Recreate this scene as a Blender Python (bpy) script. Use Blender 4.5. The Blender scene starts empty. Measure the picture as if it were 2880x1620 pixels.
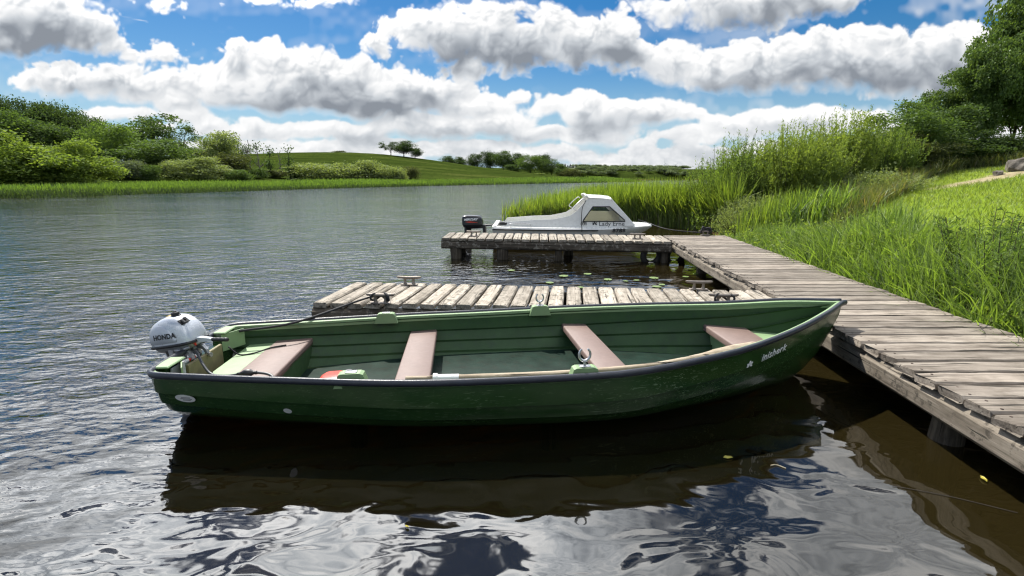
import bpy, math, random
import numpy as np
from mathutils import Vector, Matrix, Euler

sc = bpy.context.scene
COL = sc.collection
R = math.radians
PI = math.pi
rng = np.random.default_rng(7)
random.seed(7)

# ---------------------------------------------------------------- camera: 17.5 mm, 1.62 m above the water, pitched down 12.6 degrees
CAM_H, FOC = 1.62, 1400.0
PITCH = math.atan(313/FOC)
SP, CP = math.sin(PITCH), math.cos(PITCH)
K = 2880/2576
def U(xd, yd, z=0.0):
    """plan reading: the place on the level z seen at a chart position"""
    x, y = (xd*K-1440)/FOC, (yd*K-810)/FOC
    t = (CAM_H-z)/(SP+y*CP)
    return Vector((x*t, t*(CP-y*SP), z))
def D(xd, yd, Y):
    """plan reading: the place at the distance Y seen at a chart position"""
    x, y = (xd*K-1440)/FOC, (yd*K-810)/FOC
    t = Y/(CP-y*SP)
    return Vector((x*t, Y, CAM_H-t*(SP+y*CP)))
cd = bpy.data.cameras.new('camera'); cam = bpy.data.objects.new('camera', cd); COL.objects.link(cam)
cd.sensor_width = 36; cd.lens = 36*FOC/2880; cd.clip_start = .05; cd.clip_end = 20000
cam.location = (0, 0, CAM_H); cam.rotation_euler = (PI/2-PITCH, 0, 0)
sc.camera = cam
sc.view_settings.view_transform = 'Standard'; sc.view_settings.look = 'None'
sc.view_settings.gamma = 1.0
sc.render.film_transparent = False
try:
    sc.cycles.use_denoising = True; sc.cycles.denoiser = 'OPENIMAGEDENOISE'; sc.cycles.denoising_input_passes = 'RGB_ALBEDO_NORMAL'; sc.cycles.denoising_prefilter = 'ACCURATE'; sc.cycles.pixel_filter_type = 'BLACKMAN_HARRIS'; sc.cycles.filter_width = 1.25
    sc.cycles.max_bounces = 8; sc.cycles.transparent_max_bounces = 12
    sc.cycles.caustics_reflective = False; sc.cycles.caustics_refractive = False
    sc.cycles.sample_clamp_indirect = 2.5; sc.cycles.sample_clamp_direct = 5
except Exception: pass

# ---------------------------------------------------------------- objects
def tag(o, label=None, cat=None, group=None, kind=None):
    if label: o['label'] = label
    if cat: o['category'] = cat
    if group: o['group'] = group
    if kind: o['kind'] = kind
    return o
def empty(name, loc=(0, 0, 0), rot=(0, 0, 0), label=None, cat=None, group=None):
    o = bpy.data.objects.new(name, None); COL.objects.link(o)
    o.location = loc; o.rotation_euler = rot; o.empty_display_size = .1
    return tag(o, label, cat, group)
def link(name, me, mat=None, parent=None):
    o = bpy.data.objects.new(name, me); COL.objects.link(o)
    if mat is not None and not me.materials: me.materials.append(mat)
    if parent: o.parent = parent
    return o
def copy_tree(o, parent=None):
    c = o.copy(); COL.objects.link(c)
    if parent: c.parent = parent
    for ch in list(o.children): copy_tree(ch, c)
    return c

def np_mesh(name, V, F, attrs=None, smooth=False):
    """mesh from vertex array and an (n, k) face array; attrs: name -> per-vertex floats or vectors"""
    me = bpy.data.meshes.new(name)
    V = np.ascontiguousarray(V, np.float32); F = np.ascontiguousarray(F, np.int32)
    n, k = F.shape
    me.vertices.add(len(V)); me.vertices.foreach_set('co', V.ravel())
    me.loops.add(n*k); me.loops.foreach_set('vertex_index', F.ravel())
    me.polygons.add(n); me.polygons.foreach_set('loop_start', np.arange(0, n*k, k, dtype=np.int32))
    if smooth: me.polygons.foreach_set('use_smooth', np.ones(n, bool))
    for a, val in (attrs or {}).items():
        val = np.ascontiguousarray(val, np.float32)
        if val.ndim == 1:
            at = me.attributes.new(a, 'FLOAT', 'POINT'); at.data.foreach_set('value', val)
        else:
            at = me.attributes.new(a, 'FLOAT_VECTOR', 'POINT'); at.data.foreach_set('vector', val.ravel())
    me.update(calc_edges=True)
    return me

class MB:
    """collects shapes for ONE mesh object"""
    def __init__(s): s.v = []; s.f = []; s.gc = []; s.tint = []
    def add(s, vs, fs, gc=None, tint=0.5):
        b = len(s.v)
        s.v += [tuple(v) for v in vs]; s.f += [tuple(i+b for i in f) for f in fs]
        s.gc += [tuple(g) for g in (gc if gc is not None else vs)]
        s.tint += [tint]*len(vs) if np.isscalar(tint) else list(tint)
    def box(s, c, size, M=None, bev=0.0, tint=.5):
        x, y, z = size[0]/2, size[1]/2, size[2]/2
        if bev <= 0:
            vs = [Vector((a*x, b*y, d*z)) for d in (-1, 1) for b in (-1, 1) for a in (-1, 1)]
            fs = [(0, 2, 3, 1), (4, 5, 7, 6), (0, 1, 5, 4), (1, 3, 7, 5), (3, 2, 6, 7), (2, 0, 4, 6)]
        else:
            bev = min(bev, x*.9, y*.9, z*.9)
            rings = []
            for zz, q in ((-z, bev), (-z+bev, 0), (z-bev, 0), (z, bev)):
                xx, yy = x-q, y-q; k = bev*.7
                rings.append([Vector((px, py, zz)) for px, py in ((-xx+k, -yy), (xx-k, -yy), (xx, -yy+k), (xx, yy-k), (xx-k, yy), (-xx+k, yy), (-xx, yy-k), (-xx, -yy+k))])
            vs = [p for r in rings for p in r]
            fs = [tuple(range(7, -1, -1)), tuple(range(24, 32))]
            for i in range(3):
                for j in range(8): fs.append((i*8+j, i*8+(j+1) % 8, i*8+8+(j+1) % 8, i*8+8+j))
        if M is not None: vs = [M @ v for v in vs]
        c = Vector(c); s.add([v+c for v in vs], fs, tint=tint)
    def loft(s, rings, caps=True, closed=True, loop=False, tint=.5):
        n = len(rings[0]); vs = [p for r in rings for p in r]; fs = []
        m = len(rings)
        for i in range(m if loop else m-1):
            a, b = i*n, ((i+1) % m)*n
            for j in range(n if closed else n-1):
                k = (j+1) % n
                fs.append((a+j, a+k, b+k, b+j))
        if caps and closed and not loop: fs += [tuple(range(n-1, -1, -1)), tuple(range((m-1)*n, m*n))]
        s.add(vs, fs, tint=tint)
    def tube(s, pts, rad, n=8, caps=True, loop=False, tint=.5):
        pts = [Vector(p) for p in pts]; rings = []
        rad = [rad]*len(pts) if np.isscalar(rad) else rad
        up = None
        for i, p in enumerate(pts):
            if loop: d = pts[(i+1) % len(pts)]-pts[i-1]
            else: d = pts[min(i+1, len(pts)-1)]-pts[max(i-1, 0)]
            d = d.normalized() if d.length > 1e-9 else Vector((0, 0, 1))
            if up is None: up = Vector((0, 0, 1)) if abs(d.z) < .9 else Vector((1, 0, 0))
            a = d.cross(up)
            a = a.normalized() if a.length > 1e-6 else d.orthogonal().normalized()
            b = a.cross(d).normalized(); up = b
            rr = rad[i]; rx, ry = (rr, rr) if np.isscalar(rr) else rr
            rings.append([p+a*rx*math.cos(2*PI*k/n)+b*ry*math.sin(2*PI*k/n) for k in range(n)])
        s.loft(rings, caps=caps, loop=loop, tint=tint)
    def lathe(s, prof, n=16, M=None, c=(0, 0, 0)):
        rings = []
        for r, z in prof:
            ring = [Vector((r*math.cos(2*PI*k/n), r*math.sin(2*PI*k/n), z)) for k in range(n)]
            if M is not None: ring = [M @ v for v in ring]
            rings.append([v+Vector(c) for v in ring])
        s.loft(rings)
    def prism(s, poly, a, b, tint=.5):
        """polygon (list of points) extruded from offset a to offset b (vectors)"""
        a, b = Vector(a), Vector(b); n = len(poly)
        s.loft([[Vector(p)+a for p in poly], [Vector(p)+b for p in poly]], tint=tint)
    def plank(s, p0, p1, width, thick, side, rough=.004, n=8, wob=0.0):
        """a weathered board from p0 to p1 (centre line of its top), side = unit vector across"""
        p0, p1, side = Vector(p0), Vector(p1), Vector(side)
        d = p1-p0; L = d.length; d.normalize(); upv = side.cross(d).normalized()
        if upv.z < 0: upv = -upv
        off = random.uniform(-50, 50); b = .18*thick
        w = width/2
        prof = [(-w+b*1.4, 0), (w-b*1.4, 0), (w, -b*1.5), (w, -thick+b), (w-b, -thick), (-w+b, -thick), (-w, -thick+b), (-w, -b*1.5)]
        rings, gcs = [], []
        t0, t1 = random.uniform(-rough, rough)*3, random.uniform(-rough, rough)*3
        bow = random.uniform(-wob, wob); tilt = random.uniform(-.02, .02)
        for i in range(n+1):
            t = i/n; ring = []
            e = 1.0 if 0 < i < n else .93
            for j, (a, h) in enumerate(prof):
                jj = random.uniform(-rough, rough)
                x = t*L + ((t0 if i == 0 else t1 if i == n else 0)+(random.uniform(-rough, rough)*1.6 if i in (0, n) else 0))
                ring.append(p0+d*x+side*(a*e+jj*.7+bow*math.sin(PI*t))+upv*(h+(jj*.6 if h < 0 else jj*.25)+tilt*a))
                gcs.append((x+off, a+off*.37, h+off*.11))
            rings.append(ring)
        base = len(s.v); m = 8; vs = [p for r in rings for p in r]; fs = []
        for i in range(n):
            for j in range(m): fs.append((i*m+j, i*m+(j+1) % m, (i+1)*m+(j+1) % m, (i+1)*m+j))
        fs += [tuple(range(m-1, -1, -1)), tuple(range(n*m, n*m+m))]
        s.add(vs, fs, gc=gcs, tint=random.random())
    def build(s, name, mat, parent=None, smooth=False, angle=None):
        me = bpy.data.meshes.new(name)
        me.from_pydata(s.v, [], s.f); me.update()
        import bmesh
        bm = bmesh.new(); bm.from_mesh(me); bmesh.ops.recalc_face_normals(bm, faces=bm.faces); bm.to_mesh(me); bm.free()
        at = me.attributes.new('gc', 'FLOAT_VECTOR', 'POINT'); at.data.foreach_set('vector', np.array(s.gc, np.float32).ravel())
        at = me.attributes.new('tint', 'FLOAT', 'POINT'); at.data.foreach_set('value', np.array(s.tint, np.float32))
        if smooth:
            me.polygons.foreach_set('use_smooth', np.ones(len(me.polygons), bool))
            if angle: me.set_sharp_from_angle(angle=R(angle))
        return link(name, me, mat, parent)
def flip(pts): return list(reversed(pts))
def curve(pts, n=24):
    """smooth line through points (Catmull-Rom)"""
    P = [Vector(p) for p in pts]; P = [P[0]*2-P[1]]+P+[P[-1]*2-P[-2]]; out = []
    m = len(P)-3
    for i in range(n+1):
        t = i/n*m; k = min(int(t), m-1); t -= k
        a, b, c, d = P[k:k+4]
        out.append(.5*((2*b)+(c-a)*t+(2*a-5*b+4*c-d)*t*t+(3*b-3*c+d-a)*t**3))
    return out

# ---------------------------------------------------------------- materials
MATS = {}
class NT:
    def __init__(s, name):
        s.m = bpy.data.materials.new(name); s.m.use_nodes = True
        s.t = s.m.node_tree; s.t.nodes.clear()
        s.out = s.n('ShaderNodeOutputMaterial')
    def n(s, typ, **kw):
        nd = s.t.nodes.new(typ)
        for k, v in kw.items():
            if k in nd.inputs: nd.inputs[k].default_value = v
            else: setattr(nd, k, v)
        return nd
    def l(s, a, b): s.t.links.new(a, b)
    def math(s, op, a, b=None, clamp=False):
        nd = s.t.nodes.new('ShaderNodeMath'); nd.operation = op; nd.use_clamp = clamp
        for i, x in enumerate((a, b)):
            if x is None: continue
            if hasattr(x, 'links'): s.l(x, nd.inputs[i])
            else: nd.inputs[i].default_value = x
        return nd.outputs[0]
    def ramp(s, fac, stops, interp='LINEAR'):
        nd = s.t.nodes.new('ShaderNodeValToRGB'); cr = nd.color_ramp; cr.interpolation = interp
        while len(cr.elements) > 1: cr.elements.remove(cr.elements[-1])
        cr.elements[0].position = stops[0][0]; c = stops[0][1]; cr.elements[0].color = (*c, 1) if len(c) == 3 else c
        for p, c in stops[1:]:
            e = cr.elements.new(p); e.color = (*c, 1) if len(c) == 3 else c
        s.l(fac, nd.inputs[0]); return nd.outputs[0]
    def mix(s, fac, a, b, blend='MIX'):
        nd = s.t.nodes.new('ShaderNodeMix'); nd.data_type = 'RGBA'; nd.blend_type = blend
        for i, x in ((0, fac), (6, a), (7, b)):
            if hasattr(x, 'links'): s.l(x, nd.inputs[i])
            else: nd.inputs[i].default_value = (*x, 1) if not np.isscalar(x) and len(x) == 3 else x
        return nd.outputs[2]
    def noise(s, vec, scale, detail=3, rough=.55, dist=0.0):
        nd = s.n('ShaderNodeTexNoise'); nd.inputs['Scale'].default_value = scale; nd.inputs['Detail'].default_value = detail
        nd.inputs['Roughness'].default_value = rough; nd.inputs['Distortion'].default_value = dist
        if vec is not None: s.l(vec, nd.inputs['Vector'])
        return nd.outputs['Fac']
    def mapping(s, vec, scale=(1, 1, 1), rot=(0, 0, 0), loc=(0, 0, 0)):
        nd = s.n('ShaderNodeMapping'); nd.inputs['Scale'].default_value = scale; nd.inputs['Rotation'].default_value = rot; nd.inputs['Location'].default_value = loc
        s.l(vec, nd.inputs['Vector']); return nd.outputs[0]
    def coord(s, which='Object'): return s.n('ShaderNodeTexCoord').outputs[which]
    def attr(s, name, out='Fac'):
        nd = s.n('ShaderNodeAttribute'); nd.attribute_name = name; return nd.outputs[out]
    def bump(s, h, strength=.3, dist=.01, normal=None):
        nd = s.n('ShaderNodeBump'); nd.inputs['Strength'].default_value = strength; nd.inputs['Distance'].default_value = dist
        s.l(h, nd.inputs['Height'])
        if normal is not None: s.l(normal, nd.inputs['Normal'])
        return nd.outputs[0]
    def principled(s, color=None, rough=.5, metal=0.0, normal=None, spec=.5, **kw):
        nd = s.n('ShaderNodeBsdfPrincipled')
        if hasattr(color, 'links'): s.l(color, nd.inputs['Base Color'])
        elif color is not None: nd.inputs['Base Color'].default_value = (*color, 1)
        if hasattr(rough, 'links'): s.l(rough, nd.inputs['Roughness'])
        else: nd.inputs['Roughness'].default_value = rough
        nd.inputs['Metallic'].default_value = metal; nd.inputs['Specular IOR Level'].default_value = spec
        for k, v in kw.items(): nd.inputs[k].default_value = v
        if normal is not None: s.l(normal, nd.inputs['Normal'])
        return nd.outputs[0]
    def done(s, sh): s.l(sh, s.out.inputs['Surface']); return s.m

def paint(name, color, rough=.45, var=.15, scale=6, metal=0.0, bump=.0, spec=.5, dirt=None, dirt_amt=.5):
    t = NT(name); co = t.coord('Object')
    n = t.noise(co, scale, 5, .6)
    dark = tuple(c*(1-var) for c in color); lite = tuple(min(c*(1+var), 1) for c in color)
    col = t.ramp(n, [(.3, dark), (.7, lite)])
    if dirt:
        n2 = t.noise(co, scale*2.3, 6, .7)
        f = t.ramp(n2, [(.5, (0, 0, 0)), (.72, (dirt_amt,)*3)])
        col = t.mix(f, col, dirt)
    r = t.math('ADD', t.math('MULTIPLY', t.noise(co, scale*3, 3), .25), rough-.12)
    nm = t.bump(t.noise(co, scale*14, 3), bump, .004) if bump else None
    return t.done(t.principled(col, r, metal, nm, spec))

def wood(name, light, mid, dark, crack=(.03, .026, .02), lich=None, grain=1.0):
    """weathered board: grain runs along x of the 'gc' coordinates"""
    t = NT(name); gc = t.attr('gc', 'Vector'); tint = t.attr('tint')
    g1 = t.noise(t.mapping(gc, (2.2, 70*grain, 70*grain)), 1, 5, .65, .4)
    g2 = t.noise(t.mapping(gc, (.9, 16, 16)), 1, 4, .6, .8)
    bl = t.noise(t.mapping(gc, (5, 9, 9)), 1, 5, .65)
    base = t.ramp(t.math('ADD', t.math('MULTIPLY', g1, .5), t.math('MULTIPLY', g2, .5)), [(.34, dark), (.5, mid), (.66, light)])
    base = t.mix(t.math('MULTIPLY', t.ramp(bl, [(.42, (0, 0, 0)), (.72, (1, 1, 1))]), .6), base, mid, 'MULTIPLY')
    tv = t.math('ADD', t.math('MULTIPLY', tint, .6), .68)
    mul = t.n('ShaderNodeMix'); mul.data_type = 'RGBA'; mul.blend_type = 'MULTIPLY'; mul.inputs[0].default_value = 1
    cmb = t.n('ShaderNodeCombineColor'); [t.l(tv, cmb.inputs[i]) for i in range(3)]
    t.l(base, mul.inputs[6]); t.l(cmb.outputs[0], mul.inputs[7]); base = mul.outputs[2]
    cr = t.noise(t.mapping(gc, (1.6, 42, 42), loc=(7, 3, 1)), 1, 3, .5, 1.1)
    crk = t.ramp(cr, [(.335, (1, 1, 1)), (.385, (0, 0, 0))])
    base = t.mix(crk, base, crack)
    if lich:
        ln = t.noise(t.mapping(gc, (14, 14, 14)), 1, 5, .7)
        base = t.mix(t.ramp(ln, [(.54, (0, 0, 0)), (.62, (.8, .8, .8))]), base, lich)
    h = t.math('SUBTRACT', t.math('ADD', t.math('MULTIPLY', g1, .6), t.math('MULTIPLY', g2, .3)), t.math('MULTIPLY', crk, .8))
    nm = t.bump(h, .75, .006)
    return t.done(t.principled(base, .85, 0, nm, .25))

def leafmat(name, dark, light, trans=None, tr=.45, gloss=.5, tipcol=None):
    """leaf: per-leaf tint between dark and light, light shines through"""
    ds = lambda c: tuple(x+(.3*c[0]+.6*c[1]+.1*c[2]-x)*.17 for x in c)
    dark, light = ds(dark), ds(light)
    t = NT(name); tint = t.attr('tint')
    col = t.ramp(tint, [(0.0, dark), (1.0, light)]) if tipcol is None else t.ramp(tint, [(0.0, dark), (.85, light), (1.0, tipcol)])
    d = t.n('ShaderNodeBsdfDiffuse'); t.l(col, d.inputs[0])
    tc = t.mix(1.0, col, trans or (1.2, 1.22, .45), 'MULTIPLY')
    tl = t.n('ShaderNodeBsdfTranslucent'); t.l(tc, tl.inputs[0])
    m = t.n('ShaderNodeMixShader'); m.inputs[0].default_value = tr; t.l(d.outputs[0], m.inputs[1]); t.l(tl.outputs[0], m.inputs[2])
    g = t.n('ShaderNodeBsdfGlossy'); g.inputs['Roughness'].default_value = gloss; g.inputs[0].default_value = (.8, .85, .8, 1)
    m2 = t.n('ShaderNodeMixShader'); m2.inputs[0].default_value = .03 if 'blade' in name else .012; t.l(m.outputs[0], m2.inputs[1]); t.l(g.outputs[0], m2.inputs[2])
    return t.done(m2.outputs[0])

def text_mesh(txt, size, depth=.0015, bold=0.0, shear=0.0, spacing=1.0, xs=1.0):
    """lettering as a thin raised mesh, centred, in its own xy plane"""
    cu = bpy.data.curves.new('lettering', 'FONT'); cu.body = txt; cu.size = size; cu.extrude = depth; cu.offset = bold
    cu.shear = shear; cu.space_character = spacing; cu.align_x = 'CENTER'; cu.align_y = 'CENTER'; cu.resolution_u = 3
    o = bpy.data.objects.new('lettering', cu); COL.objects.link(o)
    bpy.context.view_layer.update()
    dg = bpy.context.evaluated_depsgraph_get()
    me = bpy.data.meshes.new_from_object(o.evaluated_get(dg))
    bpy.data.objects.remove(o); bpy.data.curves.remove(cu)
    if xs != 1:
        for v in me.vertices: v.co.x *= xs
    return me
def frame3(o, ex, ey, origin):
    """matrix placing a flat mesh with its x along ex and y along ey"""
    ex = Vector(ex).normalized(); ez = ex.cross(Vector(ey)).normalized(); ey = ez.cross(ex)
    M = Matrix((ex, ey, ez)).transposed().to_4x4(); M.translation = Vector(origin); return M
def letters(txt, size, M, mat, parent, **kw):
    me = text_mesh(txt, size, **kw); me.transform(M); me.materials.clear()
    return link('lettering', me, mat, parent)
# ---------------------------------------------------------------- sky: cumulus field, worked out once in numpy
def _hash2(ix, iy, seed):
    h = (ix.astype(np.int64)*374761393 + iy.astype(np.int64)*668265263 + seed*974711) & 0x7fffffff
    h = ((h ^ (h >> 13))*1274126177) & 0x7fffffff
    h = h ^ (h >> 16)
    return (h & 1023)/1023.0, ((h >> 10) & 1023)/1023.0
def worley(x, y, cell, seed):
    gx, gy = x/cell, y/cell
    ix, iy = np.floor(gx), np.floor(gy)
    best = np.full(x.shape, 9.0, np.float32)
    for dx in (-1, 0, 1):
        for dy in (-1, 0, 1):
            rx, ry = _hash2(ix+dx, iy+dy, seed)
            d = (ix+dx+rx-gx)**2 + (iy+dy+ry-gy)**2
            best = np.minimum(best, d)
    return 1.0 - np.sqrt(best)            # round tops, creased valleys
def vnoise(x, y, cell, seed):
    gx, gy = x/cell, y/cell
    ix, iy = np.floor(gx), np.floor(gy)
    fx, fy = gx-ix, gy-iy
    fx, fy = fx*fx*(3-2*fx), fy*fy*(3-2*fy)
    a, b = _hash2(ix, iy, seed)[0], _hash2(ix+1, iy, seed)[0]
    c, d = _hash2(ix, iy+1, seed)[0], _hash2(ix+1, iy+1, seed)[0]
    return (a*(1-fx)+b*fx)*(1-fy) + (c*(1-fx)+d*fx)*fy
def blur(a, n):
    for ax in (0, 1):
        k = np.cumsum(np.pad(a, [(n+1, n) if i == ax else (0, 0) for i in (0, 1)], mode='edge'), axis=ax)
        a = (np.take(k, range(2*n+1, k.shape[ax]), axis=ax) - np.take(k, range(0, k.shape[ax]-2*n-1), axis=ax))/(2*n+1)
    return a
# every cumulus as soft ellipses: x, y, half width, half height above and below its centre (sky chart units)
CLOUDS = [
 (70,50,190,100,80),(215,70,75,75,62),(275,115,60,30,26),(30,110,80,40,40),
 (385,138,70,30,26),(330,128,40,20,16),
 (60,205,42,26,26),(150,195,110,46,50),(265,205,110,40,50),(360,215,110,50,55),
 (600,150,66,46,60),(690,150,60,44,60),(760,165,100,52,70),(560,215,170,60,60),(700,220,200,75,70),(850,215,160,72,86),
 (960,230,170,62,72),(1090,230,120,46,56),(1190,262,110,32,46),(440,255,60,40,34),(470,290,60,26,30),(920,270,120,40,40),
 (1060,60,62,52,80),(1130,70,80,62,86),(1230,75,80,62,100),(1380,60,70,62,90),(1300,110,110,60,80),(1450,95,90,66,90),(1555,90,66,68,100),
 (950,105,44,34,44),(985,65,40,14,14),(1240,20,120,26,26),(1170,170,60,30,30),
 (1680,160,110,60,60),(1800,180,120,60,62),(1900,150,120,62,92),(2010,140,110,64,100),(2120,130,130,70,110),(2250,150,130,74,100),(2350,150,130,86,110),(2440,110,90,60,120),(2200,90,120,30,60),(2500,190,120,60,80),
 (1690,15,110,30,50),(1800,10,130,40,66),(1920,0,140,40,72),(2060,-10,130,40,50),
 (1470,280,70,48,60),(1560,285,60,30,66),(1640,290,90,44,36),(1720,292,60,20,20),(1500,335,110,30,36),(1390,270,70,18,22),
 (1315,243,30,14,11),(1790,305,30,14,10),(2190,240,24,9,8),
 (1850,315,90,30,32),(1950,300,110,34,44),(2060,305,110,40,50),(1790,345,100,18,18),(2160,300,100,30,30),(1740,330,40,12,14),
 (700,0,80,18,18),(760,-4,70,12,14),(420,2,50,8,12),(445,16,22,8,8),(820,2,40,8,8),
 (330,288,110,14,14),(250,290,50,16,14),(640,325,100,22,26),(780,330,120,20,26),(520,310,60,24,24),(1130,320,120,36,40),(1250,310,90,40,40),(1340,335,90,20,30),
 (900,335,110,24,30),(1020,310,110,34,40),(600,365,160,16,26),(800,378,160,14,26),(1000,375,160,18,30),(1200,375,160,20,30),(1400,385,140,16,24),(1580,395,120,10,18),(1750,385,100,12,16),
]
GREY = [ # the thick, shaded undersides
 (60,85,150,55,1.5),(170,105,70,30,.9),(90,130,120,22,.9),
 (180,225,90,18,.5),(350,225,80,22,.6),(760,235,110,35,.55),(830,270,240,20,1.3),(950,287,130,20,1.4),(1060,240,90,26,.7),(890,215,60,28,.6),
 (1150,130,75,36,1.2),(1260,160,90,30,1.2),(1110,165,60,20,.9),(1480,155,130,40,1.2),(1490,190,70,18,1.0),(1560,145,60,26,.9),(1340,160,60,26,.6),(1310,185,60,14,.5),
 (1820,222,110,20,.9),(1900,245,100,16,1.0),(1780,240,60,14,.7),(2150,200,120,40,.9),(2250,225,140,34,1.0),(2060,195,60,26,.6),(2420,210,120,60,1.0),(1990,205,90,20,.6),
 (1980,35,150,32,1.4),(1850,50,90,18,.8),(2100,20,90,24,.8),
 (1480,345,120,18,.9),(1560,318,80,18,.8),(1650,312,80,14,.5),(1450,320,70,14,.6),
 (1950,330,130,18,.5),(1180,345,120,18,.7),(900,355,140,14,.5),(1250,350,100,14,.7),(1020,345,90,14,.6),(640,345,90,12,.4),
]
def sky_pixels(chart, res=4096):
    """RGBA equirectangular map: rgb = how the clouds are lit, alpha = how much they cover."""
    rows = res//2
    ppd = res/360.0
    img = np.zeros((rows, res, 4), np.float32)
    # forward half, full detail
    i0, i1 = int((90-64)*ppd), int((90+64)*ppd)
    j0, j1 = int((90-3)*ppd), int((90+50)*ppd)
    az = np.radians((np.arange(i0, i1)+.5)/ppd-90)[None, :]
    el = np.radians((np.arange(j0, j1)+.5)/ppd-90)[:, None]
    az, el = np.broadcast_arrays(az, el)
    x, y = chart(np.sin(az)*np.cos(el), np.cos(az)*np.cos(el), np.sin(el))
    x = np.clip(x, -3000, 5600).astype(np.float32); y = np.clip(y, -3000, 900).astype(np.float32)
    wx = x + 26*(vnoise(x, y, 70, 1)-.5) + 12*(vnoise(x, y, 28, 2)-.5)
    wy = y + 20*(vnoise(x, y, 70, 3)-.5) + 10*(vnoise(x, y, 28, 4)-.5)
    sd = np.full(x.shape, -400.0, np.float32)
    for cx, cy, rx, rt, rb in CLOUDS:
        ry = np.where(wy < cy, rt, rb)
        r = np.sqrt(((wx-cx)/rx)**2 + ((wy-cy)/ry)**2)
        s = (1-r)*min(rx, (rt+rb)/2)*1.05
        h = np.clip(.5+.5*(s-sd)/14, 0, 1)
        sd = sd*(1-h)+s*h + 14*h*(1-h)*.5
    # clouds beyond the charted ones
    low = np.clip((y-255)/60, 0, 1)*np.clip((470-y)/40, 0, 1)
    n1 = vnoise(x, y*2.4, 190, 7)*.55 + vnoise(x, y*2.4, 80, 8)*.3 + vnoise(x, y*2.4, 34, 9)*.15
    sd = np.maximum(sd, np.where(low > 0, (n1-.53)*90*low - 30*(1-low), -400))
    yj = y+170*(vnoise(x, y, 150, 15)-.5)+60*(vnoise(x, y, 40, 16)-.5)
    up = np.clip((-105-yj)/90, 0, 1)
    n2 = vnoise(x, y, 520, 17)*.55 + vnoise(x, y, 240, 18)*.3 + vnoise(x, y, 90, 19)*.15
    side = np.clip((np.abs(x-1288+160*(vnoise(x, y, 130, 14)-.5))-1560)/200, 0, 1)
    sd = np.maximum(sd, (n2-.40-.15*np.clip((1000-x)/900, -.35, 1))*380*up-260*(1-up))
    sd = np.maximum(sd, (n2-.47)*380*side-260*(1-side))
    small = np.clip((330-y)/160, .32, 1)
    w3_, w4_ = worley(wx, wy, 15, 23), worley(wx, wy, 8, 24)
    bil = (worley(wx, wy, 62, 21)*.46 + worley(wx, wy, 31, 22)*.30 + w3_*.18 + w4_*.06) - .515
    t0 = np.clip(sd/34, 0, 1); q1, q2 = int(round(14*ppd*.034)), int(round(30*ppd*.034))
    under = np.clip(.6*np.roll(t0, -q1, 0)+.6*np.roll(t0, -q2, 0)-.55*np.roll(t0, q1, 0), 0, 1)      # flat bases stay flat
    H = sd + (26+10*(sd > 0))*bil*small*2.0*(1-.62*under)
    fr = (vnoise(x, y, 16, 31)-.5)*9 + (vnoise(x, y, 7, 32)-.5)*4
    soft = 8*small+4+18*under+12*np.clip(vnoise(x, y, 110, 33)*2-.9, 0, 1)*small
    a = np.clip((H+fr*small+5)/soft, 0, 1); a = a*a*(3-2*a)
    thick = np.clip(H/70, 0, 1.2)
    # light comes from above and a little from the left: march towards it through the thickness
    occ = np.zeros_like(H)
    for k, wgt in ((5, .18), (10, .2), (17, .22), (26, .24), (38, .26), (54, .26), (74, .22)):
        dy, dx = int(round(k*ppd*.034)), int(round(-k*.3*ppd*.034))
        occ += wgt*np.roll(np.roll(thick, -dy, 0), -dx, 1)
    d3 = max(1, int(round(5*ppd*.034)))
    rel = np.clip((H-np.roll(np.roll(H, -d3, 0), d3//2, 1))/15, -1, 1)
    rel2 = np.clip((blur(H, 3)-np.roll(np.roll(blur(H, 3), -3*d3, 0), d3, 1))/50, -1, 1)
    g = np.zeros_like(H)
    for cx, cy, rx, ry, w in GREY:
        g += w*np.exp(-((wx-cx)/rx)**2-((wy-cy)/ry)**2)
    g += .3*up*np.clip((n2-.5)*6, 0, 1)
    g *= np.clip(.75+.9*(bil+.05), .3, 1.5)*np.clip((H+6)/24, 0, 1)
    # rolls and hollows inside the heaps
    ins = vnoise(wx*.8, wy*1.3, 95, 61)*.5 + vnoise(wx, wy*1.3, 44, 62)*.3 + (worley(wx, wy*1.2, 48, 63))*.35
    hol = np.clip((ins-.60)*4.5, 0, 1)*np.clip(thick*1.6-.15, 0, 1)
    tex = np.clip((vnoise(wx, wy, 34, 74)*.45+vnoise(wx, wy, 15, 75)*.25+(1-w3_)*.35+(1-worley(wx, wy*1.2, 34, 76))*.4-.62)*2.6, 0, 1)*np.clip(thick*2.2-.1, 0, 1)
    g = g*np.clip(1.45-1.1*np.clip((worley(wx, wy, 54, 64)-.35)*1.6, 0, 1), .35, 1.4)
    L = np.exp(-.16*occ-.55*g-.36*hol-.28*tex) + (.15*rel + .24*rel2)*np.exp(-.25*g)*(1-.6*under)
    L = np.minimum(L, .97+.13*np.clip(H/18, 0, 1))
    L = np.clip(L, .30, 1.1)
    hz = np.clip((y-290)/130, 0, 1)
    b2 = worley(wx, wy*1.9, 52, 71)*.42+worley(wx, wy*1.9, 25, 72)*.34+worley(wx, wy*1.7, 12, 73)*.24
    lay = vnoise(x, y*3.0, 130, 65)*.5+vnoise(x, y*2.6, 55, 66)*.3+b2*.55
    L = L*(1-.72*hz)+np.clip(.60+1.05*(lay-.66), .38, .98)*.72*hz
    # thin high veil and one vapour trail
    veil = np.clip((vnoise(x*.5+y*.3, y*1.6, 120, 41)*.5+vnoise(x*.6+y*.4, y*1.7, 45, 42)*.3+vnoise(x, y, 17, 43)*.2-.5)*2.2, 0, .5)
    veil = veil*np.clip((x-1500)/600, .26, 1)
    tr = np.abs(y-(39.5+(x-300)*.215))
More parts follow.
